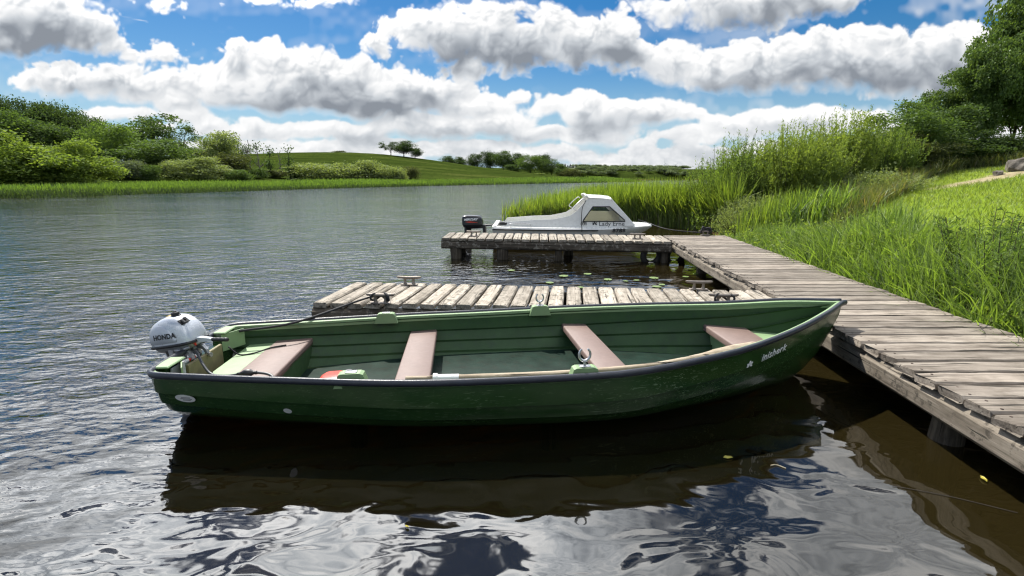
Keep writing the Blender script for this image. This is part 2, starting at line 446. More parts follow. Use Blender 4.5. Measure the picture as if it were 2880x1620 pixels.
    trail = np.clip(1-tr/1.9, 0, 1)*np.clip((x-296)/80, 0, 1)*np.clip((374-x)/5, 0, 1)*.6
    a2 = np.maximum(a, np.maximum(veil, trail))
    L = np.where(a > .4, L, L*a/.4+.93*(1-a/.4))
    sub = img[j0:j1, i0:i1]
    wc = np.array([1., 1., 1.]); gc = np.array([.80, .90, 1.06])
    t = np.clip((1-L), 0, 1)[..., None]
    sub[..., :3] = L[..., None]*(wc*(1-t)+gc*t)
    sub[..., 3] = a2*np.clip((np.degrees(el)+2)/2, 0, 1)
    # rest of the dome: broken cumulus seen from below, coarser
    st = 4
    J, I = np.mgrid[rows//2:rows:st, 0:res:st]
    azc = np.radians((I+.5)/ppd-90); elc = np.radians(np.maximum((J+.5)/ppd-90, 4))
    px, py = np.sin(azc)/np.tan(elc), np.cos(azc)/np.tan(elc)
    n = vnoise(px, py, 1.0, 51)*.5+vnoise(px, py, .45, 52)*.28+vnoise(px, py, .2, 53)*.15+vnoise(px, py, .09, 54)*.07
    ac = np.clip((n-.47)*9, 0, 1); Lc = np.clip(1.0-.62*np.clip((n-.52)*5, 0, 1), .3, 1)
    big = np.stack([Lc*.98, Lc, Lc*1.03, ac], -1).astype(np.float32)
    big = np.repeat(np.repeat(big, st, 0), st, 1)[:rows-rows//2, :res]
    for ch in range(4): big[..., ch] = blur(big[..., ch], 2)
    top = img[rows//2:]
    mask = np.zeros((rows-rows//2, res), np.float32)
    mask[:j1-rows//2, i0:i1] = 1
    mask = blur(mask, 40); mask = np.clip((mask-.5)*2, 0, 1)[..., None]
    full = img[rows//2:].copy()
    img[rows//2:] = big*(1-mask)+full*mask
    return img
def chart(X, Y, Z):
    zc = np.maximum(Y*CP-Z*SP, .05); yc = Y*SP+Z*CP
    return (1440+FOC*X/zc)/K, (810-FOC*yc/zc)/K
SUN_EL, SUN_AZ = R(52), R(-30)          # azimuth from +Y, negative towards -X
def build_sky():
    px = sky_pixels(chart); px[..., 0] = px[..., 1]; px[..., 1] = px[..., 3]; px[..., 3] = 1
    img = bpy.data.images.new('cumulus_field', px.shape[1], px.shape[0], alpha=True, float_buffer=True)
    img.colorspace_settings.name = 'Non-Color'
    img.alpha_mode = 'CHANNEL_PACKED'
    img.pixels.foreach_set(np.ascontiguousarray(px, np.float32).ravel()); img.update()
    try: img.pack()
    except Exception: pass
    w = bpy.data.worlds.new('World'); sc.world = w; w.use_nodes = True
    t = w.node_tree; t.nodes.clear()
    out = t.nodes.new('ShaderNodeOutputWorld'); bg = t.nodes.new('ShaderNodeBackground')
    sky = t.nodes.new('ShaderNodeTexSky'); sky.sky_type = 'NISHITA'; sky.sun_disc = False
    sky.sun_elevation = SUN_EL; sky.sun_rotation = SUN_AZ
    sky.altitude = 60; sky.air_density = 1.0; sky.dust_density = .35; sky.ozone_density = 2.2
    hs = t.nodes.new('ShaderNodeHueSaturation'); hs.inputs['Saturation'].default_value = SKY_SAT; hs.inputs['Hue'].default_value = SKY_HUE; hs.inputs['Value'].default_value = SKY_VAL
    t.links.new(sky.outputs[0], hs.inputs['Color'])
    tc = t.nodes.new('ShaderNodeTexCoord')
    env = t.nodes.new('ShaderNodeTexEnvironment'); env.image = img; env.interpolation = 'Linear'
    t.links.new(tc.outputs['Generated'], env.inputs['Vector'])
    # clouds nearer the sun are brighter: forward scattering
    nz = t.nodes.new('ShaderNodeVectorMath'); nz.operation = 'DOT_PRODUCT'
    sd = (math.sin(SUN_AZ)*math.cos(SUN_EL), math.cos(SUN_AZ)*math.cos(SUN_EL), math.sin(SUN_EL))
    nz.inputs[1].default_value = sd; t.links.new(tc.outputs['Generated'], nz.inputs[0])
    mr = t.nodes.new('ShaderNodeMapRange'); mr.inputs[1].default_value = .74; mr.inputs[2].default_value = .95; mr.inputs[3].default_value = 1.0; mr.inputs[4].default_value = SUN_GLOW
    mr.interpolation_type = 'SMOOTHSTEP'
    t.links.new(nz.outputs['Value'], mr.inputs[0])
    sc2 = t.nodes.new('ShaderNodeVectorMath'); sc2.operation = 'SCALE'
    sep = t.nodes.new('ShaderNodeSeparateColor'); t.links.new(env.outputs['Color'], sep.inputs[0])
    cr = t.nodes.new('ShaderNodeValToRGB'); e = cr.color_ramp.elements
    e[0].position = 0.0; e[0].color = (0, 0, 0, 1); e[1].position = 1.0; e[1].color = (1, 1, 1, 1)
    for p, c in ((.30, (.285, .315, .360)), (.62, (.60, .635, .675))):
        q = e.new(p); q.color = (*c, 1)
    t.links.new(sep.outputs[0], cr.inputs[0]); t.links.new(cr.outputs[0], sc2.inputs[0])
    m1 = t.nodes.new('ShaderNodeMath'); m1.operation = 'MULTIPLY'; m1.inputs[1].default_value = CLOUD/SKY_STRENGTH
    # thin high cloud overhead lets more light through than the heaps at the horizon
    sx = t.nodes.new('ShaderNodeSeparateXYZ'); t.links.new(tc.outputs['Generated'], sx.inputs[0])
    me_ = t.nodes.new('ShaderNodeMapRange'); me_.interpolation_type = 'SMOOTHSTEP'; me_.inputs[1].default_value = .27; me_.inputs[2].default_value = .58; me_.inputs[3].default_value = 1.0; me_.inputs[4].default_value = HIGH
    t.links.new(sx.outputs[2], me_.inputs[0])
    mm = t.nodes.new('ShaderNodeMath'); mm.operation = 'MULTIPLY'; t.links.new(mr.outputs[0], mm.inputs[0]); t.links.new(me_.outputs[0], mm.inputs[1])
    t.links.new(mm.outputs[0], m1.inputs[0]); t.links.new(m1.outputs[0], sc2.inputs['Scale'])
    # moist air near the horizon: pale blue instead of the model's yellowish white
    lo = t.nodes.new('ShaderNodeMapRange'); lo.interpolation_type = 'SMOOTHSTEP'; lo.inputs[1].default_value = .0; lo.inputs[2].default_value = .20; lo.inputs[3].default_value = .85; lo.inputs[4].default_value = 0
    t.links.new(sx.outputs[2], lo.inputs[0])
    pale = t.nodes.new('ShaderNodeMix'); pale.data_type = 'RGBA'; q_ = 1/SKY_STRENGTH
    pale.inputs[7].default_value = (.25*q_, .385*q_, .50*q_, 1); t.links.new(lo.outputs[0], pale.inputs[0]); t.links.new(hs.outputs[0], pale.inputs[6])
    mx = t.nodes.new('ShaderNodeMix'); mx.data_type = 'RGBA'
    t.links.new(sep.outputs[1], mx.inputs[0]); t.links.new(pale.outputs[2], mx.inputs[6]); t.links.new(sc2.outputs[0], mx.inputs[7])
    t.links.new(mx.outputs[2], bg.inputs['Color']); bg.inputs['Strength'].default_value = SKY_STRENGTH
    t.links.new(bg.outputs[0], out.inputs['Surface'])
    sl = bpy.data.lights.new('sun', 'SUN'); sl.energy = SUN_POWER; sl.angle = R(.5); sl.color = (1, .955, .88)
    so = bpy.data.objects.new('sun', sl); COL.objects.link(so)
    so.rotation_euler = Vector(sd).to_track_quat('Z', 'Y').to_euler(); so.location = (-20, 30, 60)
SKY_STRENGTH, CLOUD, SUN_GLOW, SUN_POWER, HIGH = .075, .62, 2.6, 4.9, 2.8
sc.view_settings.exposure = .72
SKY_SAT, SKY_HUE, SKY_VAL = 1.52, .502, .72
build_sky()
# ---------------------------------------------------------------- the land and the water
RY = np.array([-60, 2, 5, 9, 11, 13, 15, 18, 21, 26, 40, 60, 100, 150, 262, 280, 4000.])
RX = np.array([1.5, 3.5, 4.0, 4.6, 5.0, 5.5, 5.7, 5.6, 5.5, 6.6, 12.5, 21, 42, 66, 116, 400, 9000.])
LY = np.array([-4000, -60, 30, 40.2, 44.5, 48.6, 53.6, 61.4, 69.6, 80.1, 92.4, 106.3, 125.2, 146.9, 170.6, 178, 190, 256, 263, 268, 275, 4000.])
LX = np.array([-9000, -300, -60, -40.8, -39.8, -37.7, -35.3, -33.1, -29.3, -24.3, -17.2, -7.3, 6.1, 24.3, 42.9, 40, 26, 30, 62, 118, 400, 9000.])
LSL = np.array([.9]*len(LY)); LSL[4:15] = .8
def shore_d(x, y):
    """distance inland from the right and from the left bank (negative: water)"""
    dr = x-np.interp(y, RY, RX)
    dl = (np.interp(y, LY, LX)-x)*.8
    dr = dr*np.where(y > 24, .8, 1.0)
    return dr, dl
def hnoise(x, y, s, seed): return vnoise(np.asarray(x, float)+1000, np.asarray(y, float)+1000, s, seed)-.5
def ground(x, y):
    x = np.asarray(x, float); y = np.asarray(y, float)
    dr, dl = shore_d(x, y)
    hr = np.interp(dr, [-9, -4, -1.2, 0, .35, 1, 2, 4, 7.5, 12, 25, 60, 400], [-1.6, -1.3, -.75, -.10, .10, .34, .62, 1.12, 1.72, 2.2, 3.3, 5, 8])
    hr = np.where(y > 24, np.interp(dr, [-9, -2, 0, 2, 12, 60, 400], [-1.6, -.6, -.05, .2, .8, 3, 8]), hr)
    hl = np.interp(dl, [-9, -2, 0, 2, 8, 20, 60, 400], [-1.6, -.6, -.05, .08, .14, .28, 1.1, 5])
    hl = hl + np.where(dl > 0, np.minimum(dl/12, 1), 0)*3.2*np.exp(-((x+82)/34)**2-((y-98)/36)**2)
    sx = np.where(x < -62, 66, 43)*1.0
    hl = hl + np.where(dl > 0, np.minimum(dl/10, 1), 0)*9.0*np.exp(-(x+62)**2/(2*sx**2)-(y-190)**2/(2*np.where(y < 190, 32, 60)**2))
    hl = hl + np.where(dl > 0, np.minimum(dl/40, 1), 0)*5*np.clip((y-262)/160, 0, 1)
    h = np.maximum(hr, hl)
    h = h + np.where(h > .05, np.minimum(h, 1), 0)*(hnoise(x, y, 1.7, 71)*.10+hnoise(x, y, .6, 72)*.03)
    return h
def gz(x, y): return float(ground(np.array([x]), np.array([y]))[0])
def seg(*a): return np.concatenate([np.linspace(p, q, n, endpoint=False) for p, q, n in a])
gx = seg((-7000, -400, 12), (-400, -120, 28), (-120, -4, 58), (-4, 3, 14), (3, 18, 110), (18, 40, 40), (40, 200, 50), (200, 7000, 14))
gy = seg((-3000, -60, 8), (-60, -2, 20), (-2, 24, 150), (24, 60, 40), (60, 300, 100), (300, 7000, 24))
XX, YY = np.meshgrid(gx, gy)
ZZ = ground(XX, YY)
nx, ny = len(gx), len(gy)
V = np.stack([XX.ravel(), YY.ravel(), ZZ.ravel()], 1)
i = np.arange(nx-1)[None, :]+np.arange(ny-1)[:, None]*nx; i = i.ravel()
dr, dl = shore_d(V[:, 0], V[:, 1])
lawn = np.clip((dr-1.4)/.8, 0, 1)*(V[:, 1] < 30)
hill = np.clip((dl-8)/8, 0, 1)
me = np_mesh('terrain', V, np.stack([i, i+1, i+1+nx, i+nx], 1), {'lawn': lawn, 'hill': hill, 'wet': np.clip(1-V[:, 2]/.25, 0, 1)}, smooth=True)
t = NT('meadow_ground'); co = t.coord('Object')
n1 = t.noise(co, .45, 4); n2 = t.noise(co, 5, 5, .7); n3 = t.noise(t.mapping(co, (.05, .22, .2)), 1, 5, .65)
soil = t.ramp(n2, [(.3, (.030, .024, .012)), (.7, (.075, .06, .03))])
lw = t.ramp(t.math('ADD', t.math('MULTIPLY', n1, .5), t.math('MULTIPLY', n2, .5)), [(.32, (.085, .135, .014)), (.55, (.15, .21, .025)), (.72, (.22, .25, .05))])
hl = t.ramp(n3, [(.30, (.016, .028, .005)), (.44, (.028, .043, .008)), (.56, (.041, .060, .011)), (.72, (.074, .084, .023))])
hl = t.mix(t.ramp(t.noise(co, .9, 5, .7), [(.45, (0, 0, 0)), (.7, (.85, .85, .85))]), hl, (.017, .026, .006))
c = t.mix(t.attr('lawn'), soil, lw); c = t.mix(t.attr('hill'), c, hl)
# a worn, dry patch by the rocks
ps = t.n('ShaderNodeVectorMath', operation='DISTANCE'); t.l(t.mapping(co, (1, 2.6, 0)), ps.inputs[0]); ps.inputs[1].default_value = (12.0, 12.9*2.6, 0)
pf = t.math('ADD', ps.outputs['Value'], t.math('MULTIPLY', t.noise(co, 1.3, 5, .7), 1.6))
c = t.mix(t.ramp(t.math('DIVIDE', pf, 4.0), [(.42, (1, 1, 1)), (.62, (0, 0, 0))]), c, t.ramp(n2, [(.3, (.20, .165, .095)), (.7, (.36, .31, .2))]))
c = t.mix(t.attr('wet'), c, t.ramp(n1, [(.35, (.030, .022, .010)), (.62, (.085, .060, .022)), (.75, (.16, .12, .03))]))
mt = t.done(t.principled(c, .95, 0, t.bump(n2, .6, .03), .0))
tag(link('terrain', me, mt), kind='structure')

# ---------------------------------------------------------------- water: dark peaty lake, wind ripples, sheltered and glassy behind the boat
t = NT('lake_water'); co = t.coord('Object')
sp = t.n('ShaderNodeSeparateXYZ'); t.l(co, sp.inputs[0])
X, Y = sp.outputs[0], sp.outputs[1]
shel = t.math('ADD', t.math('ADD', t.math('MULTIPLY', t.math('SUBTRACT', Y, 3.2), .16), t.math('MULTIPLY', X, -.30)), .12)
lee = t.n('ShaderNodeMapRange'); lee.interpolation_type = 'SMOOTHSTEP'
t.l(shel, lee.inputs[0]); lee.inputs[1].default_value = -.10; lee.inputs[2].default_value = 1.25; lee.inputs[3].default_value = .03; lee.inputs[4].default_value = 1.0
gust = t.n('ShaderNodeMapRange'); t.l(t.noise(t.mapping(co, (.06, .18, 1)), 1, 3), gust.inputs[0]); gust.inputs[1].default_value = .35; gust.inputs[2].default_value = .65; gust.inputs[3].default_value = .62; gust.inputs[4].default_value = 1.15
amp = t.math('MULTIPLY', lee.outputs[0], gust.outputs[0])
rot = (0, 0, R(-28))
w1 = t.noise(t.mapping(co, (1.0, 2.0, 1), rot), 2.2, 2, .5, .5)
w2 = t.noise(t.mapping(co, (1.0, 2.4, 1), (0, 0, R(-20))), 4.6, 2, .5, .3)
w3 = t.noise(t.mapping(co, (1.0, 1.9, 1), (0, 0, R(-34))), 13, 2, .5, .2)
w0 = t.noise(t.mapping(co, (1.0, 1.5, 1), (0, 0, R(-18))), 2.3, 2, .35, .7)
w00 = t.noise(t.mapping(co, (1.0, 1.3, 1), (0, 0, R(20))), .75, 1, .4, .5)
fine = t.math('ADD', t.math('MULTIPLY', w2, .020), t.math('MULTIPLY', w3, .0058))
fine = t.math('MULTIPLY', fine, t.math('MULTIPLY', lee.outputs[0], lee.outputs[0]))
h = t.math('MULTIPLY', t.math('ADD', t.math('MULTIPLY', w1, .032), fine), amp)
h = t.math('ADD', h, t.math('ADD', t.math('MULTIPLY', w0, .0125), t.math('MULTIPLY', w00, .036)))
nm = t.bump(h, 1.0, 1.0)
fr = t.n('ShaderNodeFresnel', IOR=1.70); t.l(nm, fr.inputs['Normal'])
df = t.n('ShaderNodeBsdfDiffuse')
t.l(t.ramp(t.noise(co, .5, 3), [(.35, (.0085, .0070, .0026)), (.7, (.013, .0108, .0042))]), df.inputs[0])
gl = t.n('ShaderNodeBsdfGlossy'); gl.inputs['Roughness'].default_value = .035; t.l(nm, gl.inputs['Normal'])
gl.inputs[0].default_value = (1, 1, 1, 1)
trn = t.n('ShaderNodeBsdfTransparent'); trn.inputs[0].default_value = (.30, .20, .07, 1)
shal = t.n('ShaderNodeMapRange'); shal.interpolation_type = 'SMOOTHSTEP'; t.l(t.math('SUBTRACT', X, t.math('MULTIPLY', Y, .09)), shal.inputs[0]); shal.inputs[1].default_value = .9; shal.inputs[2].default_value = 2.6
dcol = df.inputs[0].links[0].from_socket
t.l(t.mix(shal.outputs[0], dcol, (.036, .027, .0085)), df.inputs[0])
t.l(t.mix(shal.outputs[0], (.30, .20, .07), (.40, .31, .15)), trn.inputs[0])
body = t.n('ShaderNodeMixShader'); t.l(t.math('ADD', t.math('MULTIPLY', shal.outputs[0], .10), .5), body.inputs[0])
t.l(df.outputs[0], body.inputs[1]); t.l(trn.outputs[0], body.inputs[2])
ms = t.n('ShaderNodeMixShader'); t.l(fr.outputs[0], ms.inputs[0]); t.l(body.outputs[0], ms.inputs[1]); t.l(gl.outputs[0], ms.inputs[2])
mw = t.done(ms.outputs[0])
wx = seg((-420, 0, 30), (0, 440, 31)); wy = seg((-60, 0, 6), (0, 300, 31))
XX, YY = np.meshgrid(wx, wy); V = np.stack([XX.ravel(), YY.ravel(), XX.ravel()*0], 1)
i = (np.arange(len(wx)-1)[None, :]+np.arange(len(wy)-1)[:, None]*len(wx)).ravel()
tag(link('water', np_mesh('water', V, np.stack([i, i+1, i+1+len(wx), i+len(wx)], 1), smooth=True), mw), kind='structure')

# ---------------------------------------------------------------- far ridge
ridge_x = np.linspace(-3000, 9000, 160); ridge_d = np.linspace(-1, 1, 15)
A, B = np.meshgrid(ridge_x, ridge_d)
prof = 60+34*np.exp(-((A-900)/900)**2)+14*hnoise(A, A*0, 700, 81)+5*hnoise(A, A*0, 170, 82)
V = np.stack([A.ravel(), (5200+900*B).ravel(), (prof*(1-B*B)).ravel()+1], 1)
i = (np.arange(159)[None, :]+np.arange(14)[:, None]*160).ravel()
t = NT('far_moor'); co = t.coord('Object')
mh = t.done(t.principled(t.ramp(t.noise(co, .004, 5), [(.35, (.035, .05, .02)), (.65, (.07, .085, .03))]), .95, spec=.1))
tag(link('hills', np_mesh('hills', V, np.stack([i, i+1, i+161, i+160], 1), smooth=True), mh), kind='structure')
# ---------------------------------------------------------------- jetties
W_DECK = wood('weathered_deck', (.43, .385, .325), (.315, .28, .23), (.17, .145, .112), lich=(.10, .09, .07))
W_WALK = wood('weathered_walkway', (.335, .296, .248), (.235, .202, .166), (.108, .09, .073))
W_BEAM = wood('weathered_beam', (.20, .17, .135), (.13, .108, .083), (.06, .05, .038), lich=(.27, .25, .21))
W_SIDE = wood('weathered_side_beam', (.40, .35, .28), (.28, .24, .19), (.14, .118, .09), lich=(.055, .047, .037))
W_POST = wood('wet_post', (.17, .145, .11), (.09, .075, .056), (.03, .025, .018))
DECK_Z = .42
M_NAIL = paint('rusty_nail', (.05, .03, .02), .7, .3, 40)
def lerp(a, b, t): return a+(b-a)*t
def jetty(name, label, P0, P1, Q0, Q1, pitch, gap, mat, beam_mat, posts, free_end=True, splay=0.0, ragged=.006, skip=(), beam_d=.155, far_beam=True, dz=.42):
    """P0>P1 one edge, Q0>Q1 the opposite edge; boards run from the P edge to the Q edge"""
    P0, P1, Q0, Q1 = (Vector((*p, dz)) for p in (P0, P1, Q0, Q1))
    o = Vector(((P0.x+P1.x+Q0.x+Q1.x)/4, (P0.y+P1.y+Q0.y+Q1.y)/4, 0))
    r = empty(name, o, label=label, cat='jetty')
    P0, P1, Q0, Q1 = (p-o for p in (P0, P1, Q0, Q1))
    L = (P1-P0).length; n = int(L/pitch+.5); axis = (P1-P0).normalized()
    d = MB(); nl_ = MB()
    for k in range(n):
        t = (k+.5)/n
        a, b = lerp(P0, P1, t), lerp(Q0, Q1, t)
        if splay and k == 0: b = b+axis*splay; a = a
        dr = (b-a).normalized(); ex = random.uniform(-ragged, ragged)*2
        side = axis-dr*axis.dot(dr); side.normalize()
        a = a-dr*(-.002+ex)+Vector((0, 0, random.uniform(-.004, .003))); b = b+dr*(.02+random.uniform(-ragged, ragged))
        for u in (.055, .945):
            for q in (-.28, .26):
                c_ = lerp(a, b, u+random.uniform(-.006, .006))+axis*(q*L/n)
                nl_.prism([c_+Vector((.0075*math.cos(w), .0075*math.sin(w), 0)) for w in np.linspace(0, 2*PI, 6, endpoint=False)], (0, 0, -.01), (0, 0, .0022))
        d.plank(a, b, L/n-gap*random.uniform(.7, 1.35), .05, side, ragged*.6, 9, .004)
    nf = len(d.f); d.add(nl_.v, nl_.f)
    dk = d.build('deck', mat, r); dk.data.materials.append(M_NAIL)
    mi = np.zeros(len(d.f), np.int32); mi[nf:] = 1; dk.data.polygons.foreach_set('material_index', mi)
    acr = (Q0-P0).normalized()
    def beam(a, b, side, w=.07):
        m = MB(); a = a-Vector((0, 0, .053)); b = b-Vector((0, 0, .053))
        m.plank(a, b, w, beam_d, side, .003, 14); return m.build('beam', beam_mat, r)
    beam(P0+acr*.036, P1+acr*.036, acr)
    if far_beam: beam(Q0-acr*.045, Q1-acr*.045, -acr)
    if free_end: beam(P0+acr*.085+axis*.045, Q0-acr*.085+axis*.045, axis)
    for x, y, rad, lean in posts:
        m = MB(); pts, rr = [], []
        for k in range(9):
            zz = -1.3+k*(dz-.06+1.3)/8
            pts.append(Vector((x-o.x+lean*(1-k/8), y-o.y, zz))); rr.append(rad*(1+.09*math.sin(k*2.1+x))*(1.0-.03*k/8))
        m.tube(pts, rr, 14)
        m.gc = [(v[2]*1.0+x*7, v[0], v[1]) for v in m.v]
        m.build('post', W_POST, r, smooth=True, angle=60)
    return r
walk = jetty('walkway_jetty', 'long weathered plank walkway running along the grassy bank', (2.385, .9), (3.17, 10.42), (3.66, .9), (4.42, 10.40),
      .187, .014, W_WALK, W_SIDE, [(2.74, 2.86, .095, .0), (3.27, 7.15, .075, 0), (3.27, 8.45, .09, 0), (3.9, 3.2, .085, 0), (4.2, 7, .085, 0), (4.3, 10.2, .085, 0)], free_end=False, ragged=.009, beam_d=.18)
near_f = jetty('finger_jetty', 'short pale plank jetty behind the green rowing boat', (-2.033, 4.857), (2.70, 4.625), (-1.893, 5.85), (2.775, 5.39),
      .182, .024, W_DECK, W_BEAM, [(-1.7, 5.05, .1, 0), (-1.6, 5.65, .1, 0), (.4, 4.85, .08, 0), (.5, 5.45, .1, 0)], splay=-.02, dz=.38)
far_f = jetty('finger_jetty', 'short plank jetty on round posts in front of the white cabin boat', (-1.43, 9.98), (3.04, 9.38), (-1.40, 10.99), (3.13, 10.38),
      .18, .02, W_DECK, W_BEAM, [(-1.14, 10.07, .115, 0), (-.19, 9.95, .115, 0), (.92, 9.78, .07, 0), (2.95, 9.53, .075, 0), (-1.1, 10.8, .1, 0), (1.2, 10.5, .1, 0)], beam_d=.165)

M_CLEAT = paint('galvanised_iron', (.21, .185, .16), .55, .3, 20, .55, .3, dirt=(.14, .075, .035), dirt_amt=.6)
M_ROPE = paint('black_rope', (.018, .018, .02), .8, .3, 60, 0, .4)
def cleat(p, ang, label, s=1.0):
    r = empty('mooring_cleat', p, (0, 0, ang), label, 'cleat', 'mooring cleats bolted to the jetties')
    m = MB(); m.box((0, 0, .007*s), (.20*s, .055*s, .014*s), bev=.006); m.build('base', M_CLEAT, r)
    for sx in (-1, 1):
        m = MB(); m.lathe([(.024*s, .012*s), (.016*s, .03*s), (.0145*s, .06*s), (.02*s, .082*s)], 10, c=(sx*.05*s, 0, 0)); m.build('neck', M_CLEAT, r, smooth=True, angle=50)
    m = MB(); m.tube([(-.145*s, 0, .098*s), (-.13*s, 0, .094*s), (-.06*s, 0, .088*s), (0, 0, .087*s), (.06*s, 0, .088*s), (.13*s, 0, .094*s), (.145*s, 0, .098*s)], [.008*s, .014*s, .0175*s, .018*s, .0175*s, .014*s, .008*s], 10)
    m.build('horn', M_CLEAT, r, smooth=True, angle=50)
    return r
FA = math.atan2(-.39, 4.59)
c1 = U(1030, 717, .382); c2 = U(958, 764, .382); c3 = U(1757, 729, .382); c4 = U(1818, 765, .382)
cleat(c1, FA, 'bare iron cleat on the water edge of the near jetty, near its free end')
cleat(c2, FA, 'iron cleat wrapped in black rope above the boat stern')
cleat(c3, FA, 'bare iron cleat near the landward end of the near jetty')
cleat(c4, FA, 'cleat peeping over the far gunwale with black rope looped round it')
cleat(U(1192, 594, .425), -.13, 'iron cleat beside the black outboard motor', 1.05)
cleat(U(1603, 601, .425), -.13, 'iron cleat below the bow of the white boat', 1.05)
c7 = U(1774, 592, .425)
cleat(c7, -.05, 'cleat hidden under a black rope coil at the walkway end', .95)
def rope(name, label, pts, rad, n=60, cat='rope', parent=None):
    m = MB(); P = curve(pts, n)
    m.tube(P, rad, 7); o = m.build(name, M_ROPE, parent, smooth=True)
    return tag(o, label, cat)
def wrap(c, ang, turns=3, s=1.0):
    """rope wound round a cleat, as points"""
    out = []
    for k in range(turns*8+1):
        a = k/8*2*PI
        q = Vector((math.sin(a*.5)*.085*s+math.sin(a*.37)*.012, math.cos(a)*.034*s, .062*s+math.sin(a)*.034*s+k*.0006))
        out.append(Matrix.Rotation(ang, 3, 'Z') @ q + Vector(c))
    return out
# ---------------------------------------------------------------- the green rowing boat
BX, BY, BYAW, BHEEL, BL = -2.311, 3.483, .108, -.031, 5.134
KT = np.array([0, .15, .35, .55, .72, .85, .94, 1.0])
KB = np.array([.587, .728, .878, .909, .748, .475, .232, .012])
KZ = np.array([.402, .390, .382, .396, .441, .499, .567, .600])
def pchip(x, xk, yk):
    x = np.atleast_1d(np.asarray(x, float)); h = np.diff(xk); d = np.diff(yk)/h
    m = np.zeros(len(xk)); m[0] = d[0]; m[-1] = d[-1]
    for i in range(1, len(xk)-1):
        m[i] = 0 if d[i-1]*d[i] <= 0 else 3*(h[i-1]+h[i])/((2*h[i]+h[i-1])/d[i-1]+(h[i]+2*h[i-1])/d[i])
    i = np.clip(np.searchsorted(xk, x)-1, 0, len(h)-1); t = (x-xk[i])/h[i]
    return (2*t**3-3*t**2+1)*yk[i]+(t**3-2*t**2+t)*h[i]*m[i]+(-2*t**3+3*t**2)*yk[i+1]+(t**3-t**2)*h[i]*m[i+1]
def bB(t):
    b = float(pchip(t, KT, KB)[0])
    if t < .02: b *= .92+.08*math.sqrt(max(0, 1-(1-t/.02)**2))
    return b
def bZ(t): return float(pchip(t, KT, KZ)[0])
def bK(t): return float(np.interp(t, [0, .15, .5, .8, .88, .906, .935, .962, .985, 1], [-.05, -.1, -.15, -.15, -.13, -.09, .0, .13, .32, .49]))
def bM(t): return float(np.interp(t, [0, .3, .6, .85, 1], [1.9, 2.35, 2.35, 1.65, 1.2]))
def sect(t, v, off=0.0):
    """half section: v 0 at the gunwale, 1 at the keel; off = outwards"""
    a = min(max(v, 1e-4), 1-1e-4)*PI/2; m = 2/bM(t); B, Z, Kz = bB(t), bZ(t)-.01, bK(t)
    f = lambda a: (B*math.cos(a)**m, Z-(Z-Kz)*math.sin(a)**m)
    y, z = f(a)
    if off:
        y2, z2 = f(min(a+.01, PI/2-1e-5)); y1, z1 = f(max(a-.01, 1e-5))
        tx, tz = y2-y1, z2-z1; l = math.hypot(tx, tz) or 1
        y += -tz/l*off; z += tx/l*off
    return max(y, 0.0), z
NSTR = 6
VS = [.02, .17, .31, .45, .59, .74, 1.0]
ST = [0, .006, .014, .022, .03, .05]+[.08+.035*k for k in range(24)]+[.905, .92, .935, .95, .962, .974, .985, .993, 1.0]
G_OUT = None
def green_hull():
    t = NT('green_hull_paint'); co = t.coord('Object')
    n = t.noise(co, 3, 5, .6)
    col = t.ramp(n, [(.3, (.015, .041, .010)), (.7, (.025, .060, .015))])
    sc_ = t.noise(t.mapping(co, (3.0, 30, 34), (0, R(14), R(20))), 1.6, 3, .6, 2.2)
    scr = t.ramp(sc_, [(.62, (0, 0, 0)), (.65, (1, 1, 1))])
    s2 = t.noise(t.mapping(co, (5.0, 40, 40), (R(10), R(-24), R(-12)), (3, 1, 7)), 1.3, 3, .6, 3.0)
    scr = t.math('MAXIMUM', scr, t.ramp(s2, [(.63, (0, 0, 0)), (.655, (.9, .9, .9))]))
    area = t.ramp(t.noise(co, 1.4, 2), [(.40, (0, 0, 0)), (.56, (1, 1, 1))])
    spx = t.n('ShaderNodeSeparateXYZ'); t.l(co, spx.inputs[0]); fw = t.n('ShaderNodeMapRange'); t.l(spx.outputs[0], fw.inputs[0])
    fw.inputs[1].default_value = 1.6; fw.inputs[2].default_value = 3.4; fw.inputs[3].default_value = .22; fw.inputs[4].default_value = 1.0
    f = t.math('MULTIPLY', t.math('MULTIPLY', t.math('MULTIPLY', scr, area), fw.outputs[0]), .58)
    col = t.mix(f, col, (.22, .30, .17))
    sp = t.n('ShaderNodeSeparateXYZ'); t.l(co, sp.inputs[0])
    low = t.n('ShaderNodeMapRange'); t.l(t.math('ADD', sp.outputs[2], t.math('MULTIPLY', t.noise(co, 9, 4), .05)), low.inputs[0])
    low.inputs[1].default_value = .075; low.inputs[2].default_value = .03; low.inputs[3].default_value = 0; low.inputs[4].default_value = .55
    col = t.mix(low.outputs[0], col, (.022, .026, .013))
    return t.done(t.principled(col, t.math('ADD', .10, t.math('MULTIPLY', t.noise(co, 8, 4), .16)), 0, t.bump(t.noise(co, 30, 2), .08, .003), .5))
M_HULL = green_hull()
M_INN = paint('inside_green', (.036, .078, .030), .42, .18, 5, 0, .15, dirt=(.035, .052, .044), dirt_amt=.5, spec=.2)
M_FLOOR = paint('wet_floor', (.012, .026, .019), .45, .3, 7, 0, .2, dirt=(.02, .02, .014), dirt_amt=.6, spec=.08)
M_LITE = paint('light_green', (.190, .285, .140), .55, .07, 7, 0, .15, dirt=(.16, .23, .11), dirt_amt=.4)
M_RUB = paint('navy_rubber', (.020, .023, .034), .36, .25, 12, 0, .25, .6)
M_SEAT = paint('brown_thwart', (.165, .113, .095), .55, .07, 9, 0, .12, dirt=(.14, .09, .078), dirt_amt=.35)
M_WHITE = paint('white_plastic', (.74, .74, .72), .4, .06, 20)
M_STEEL = paint('stainless', (.55, .55, .56), .28, .1, 30, .9)
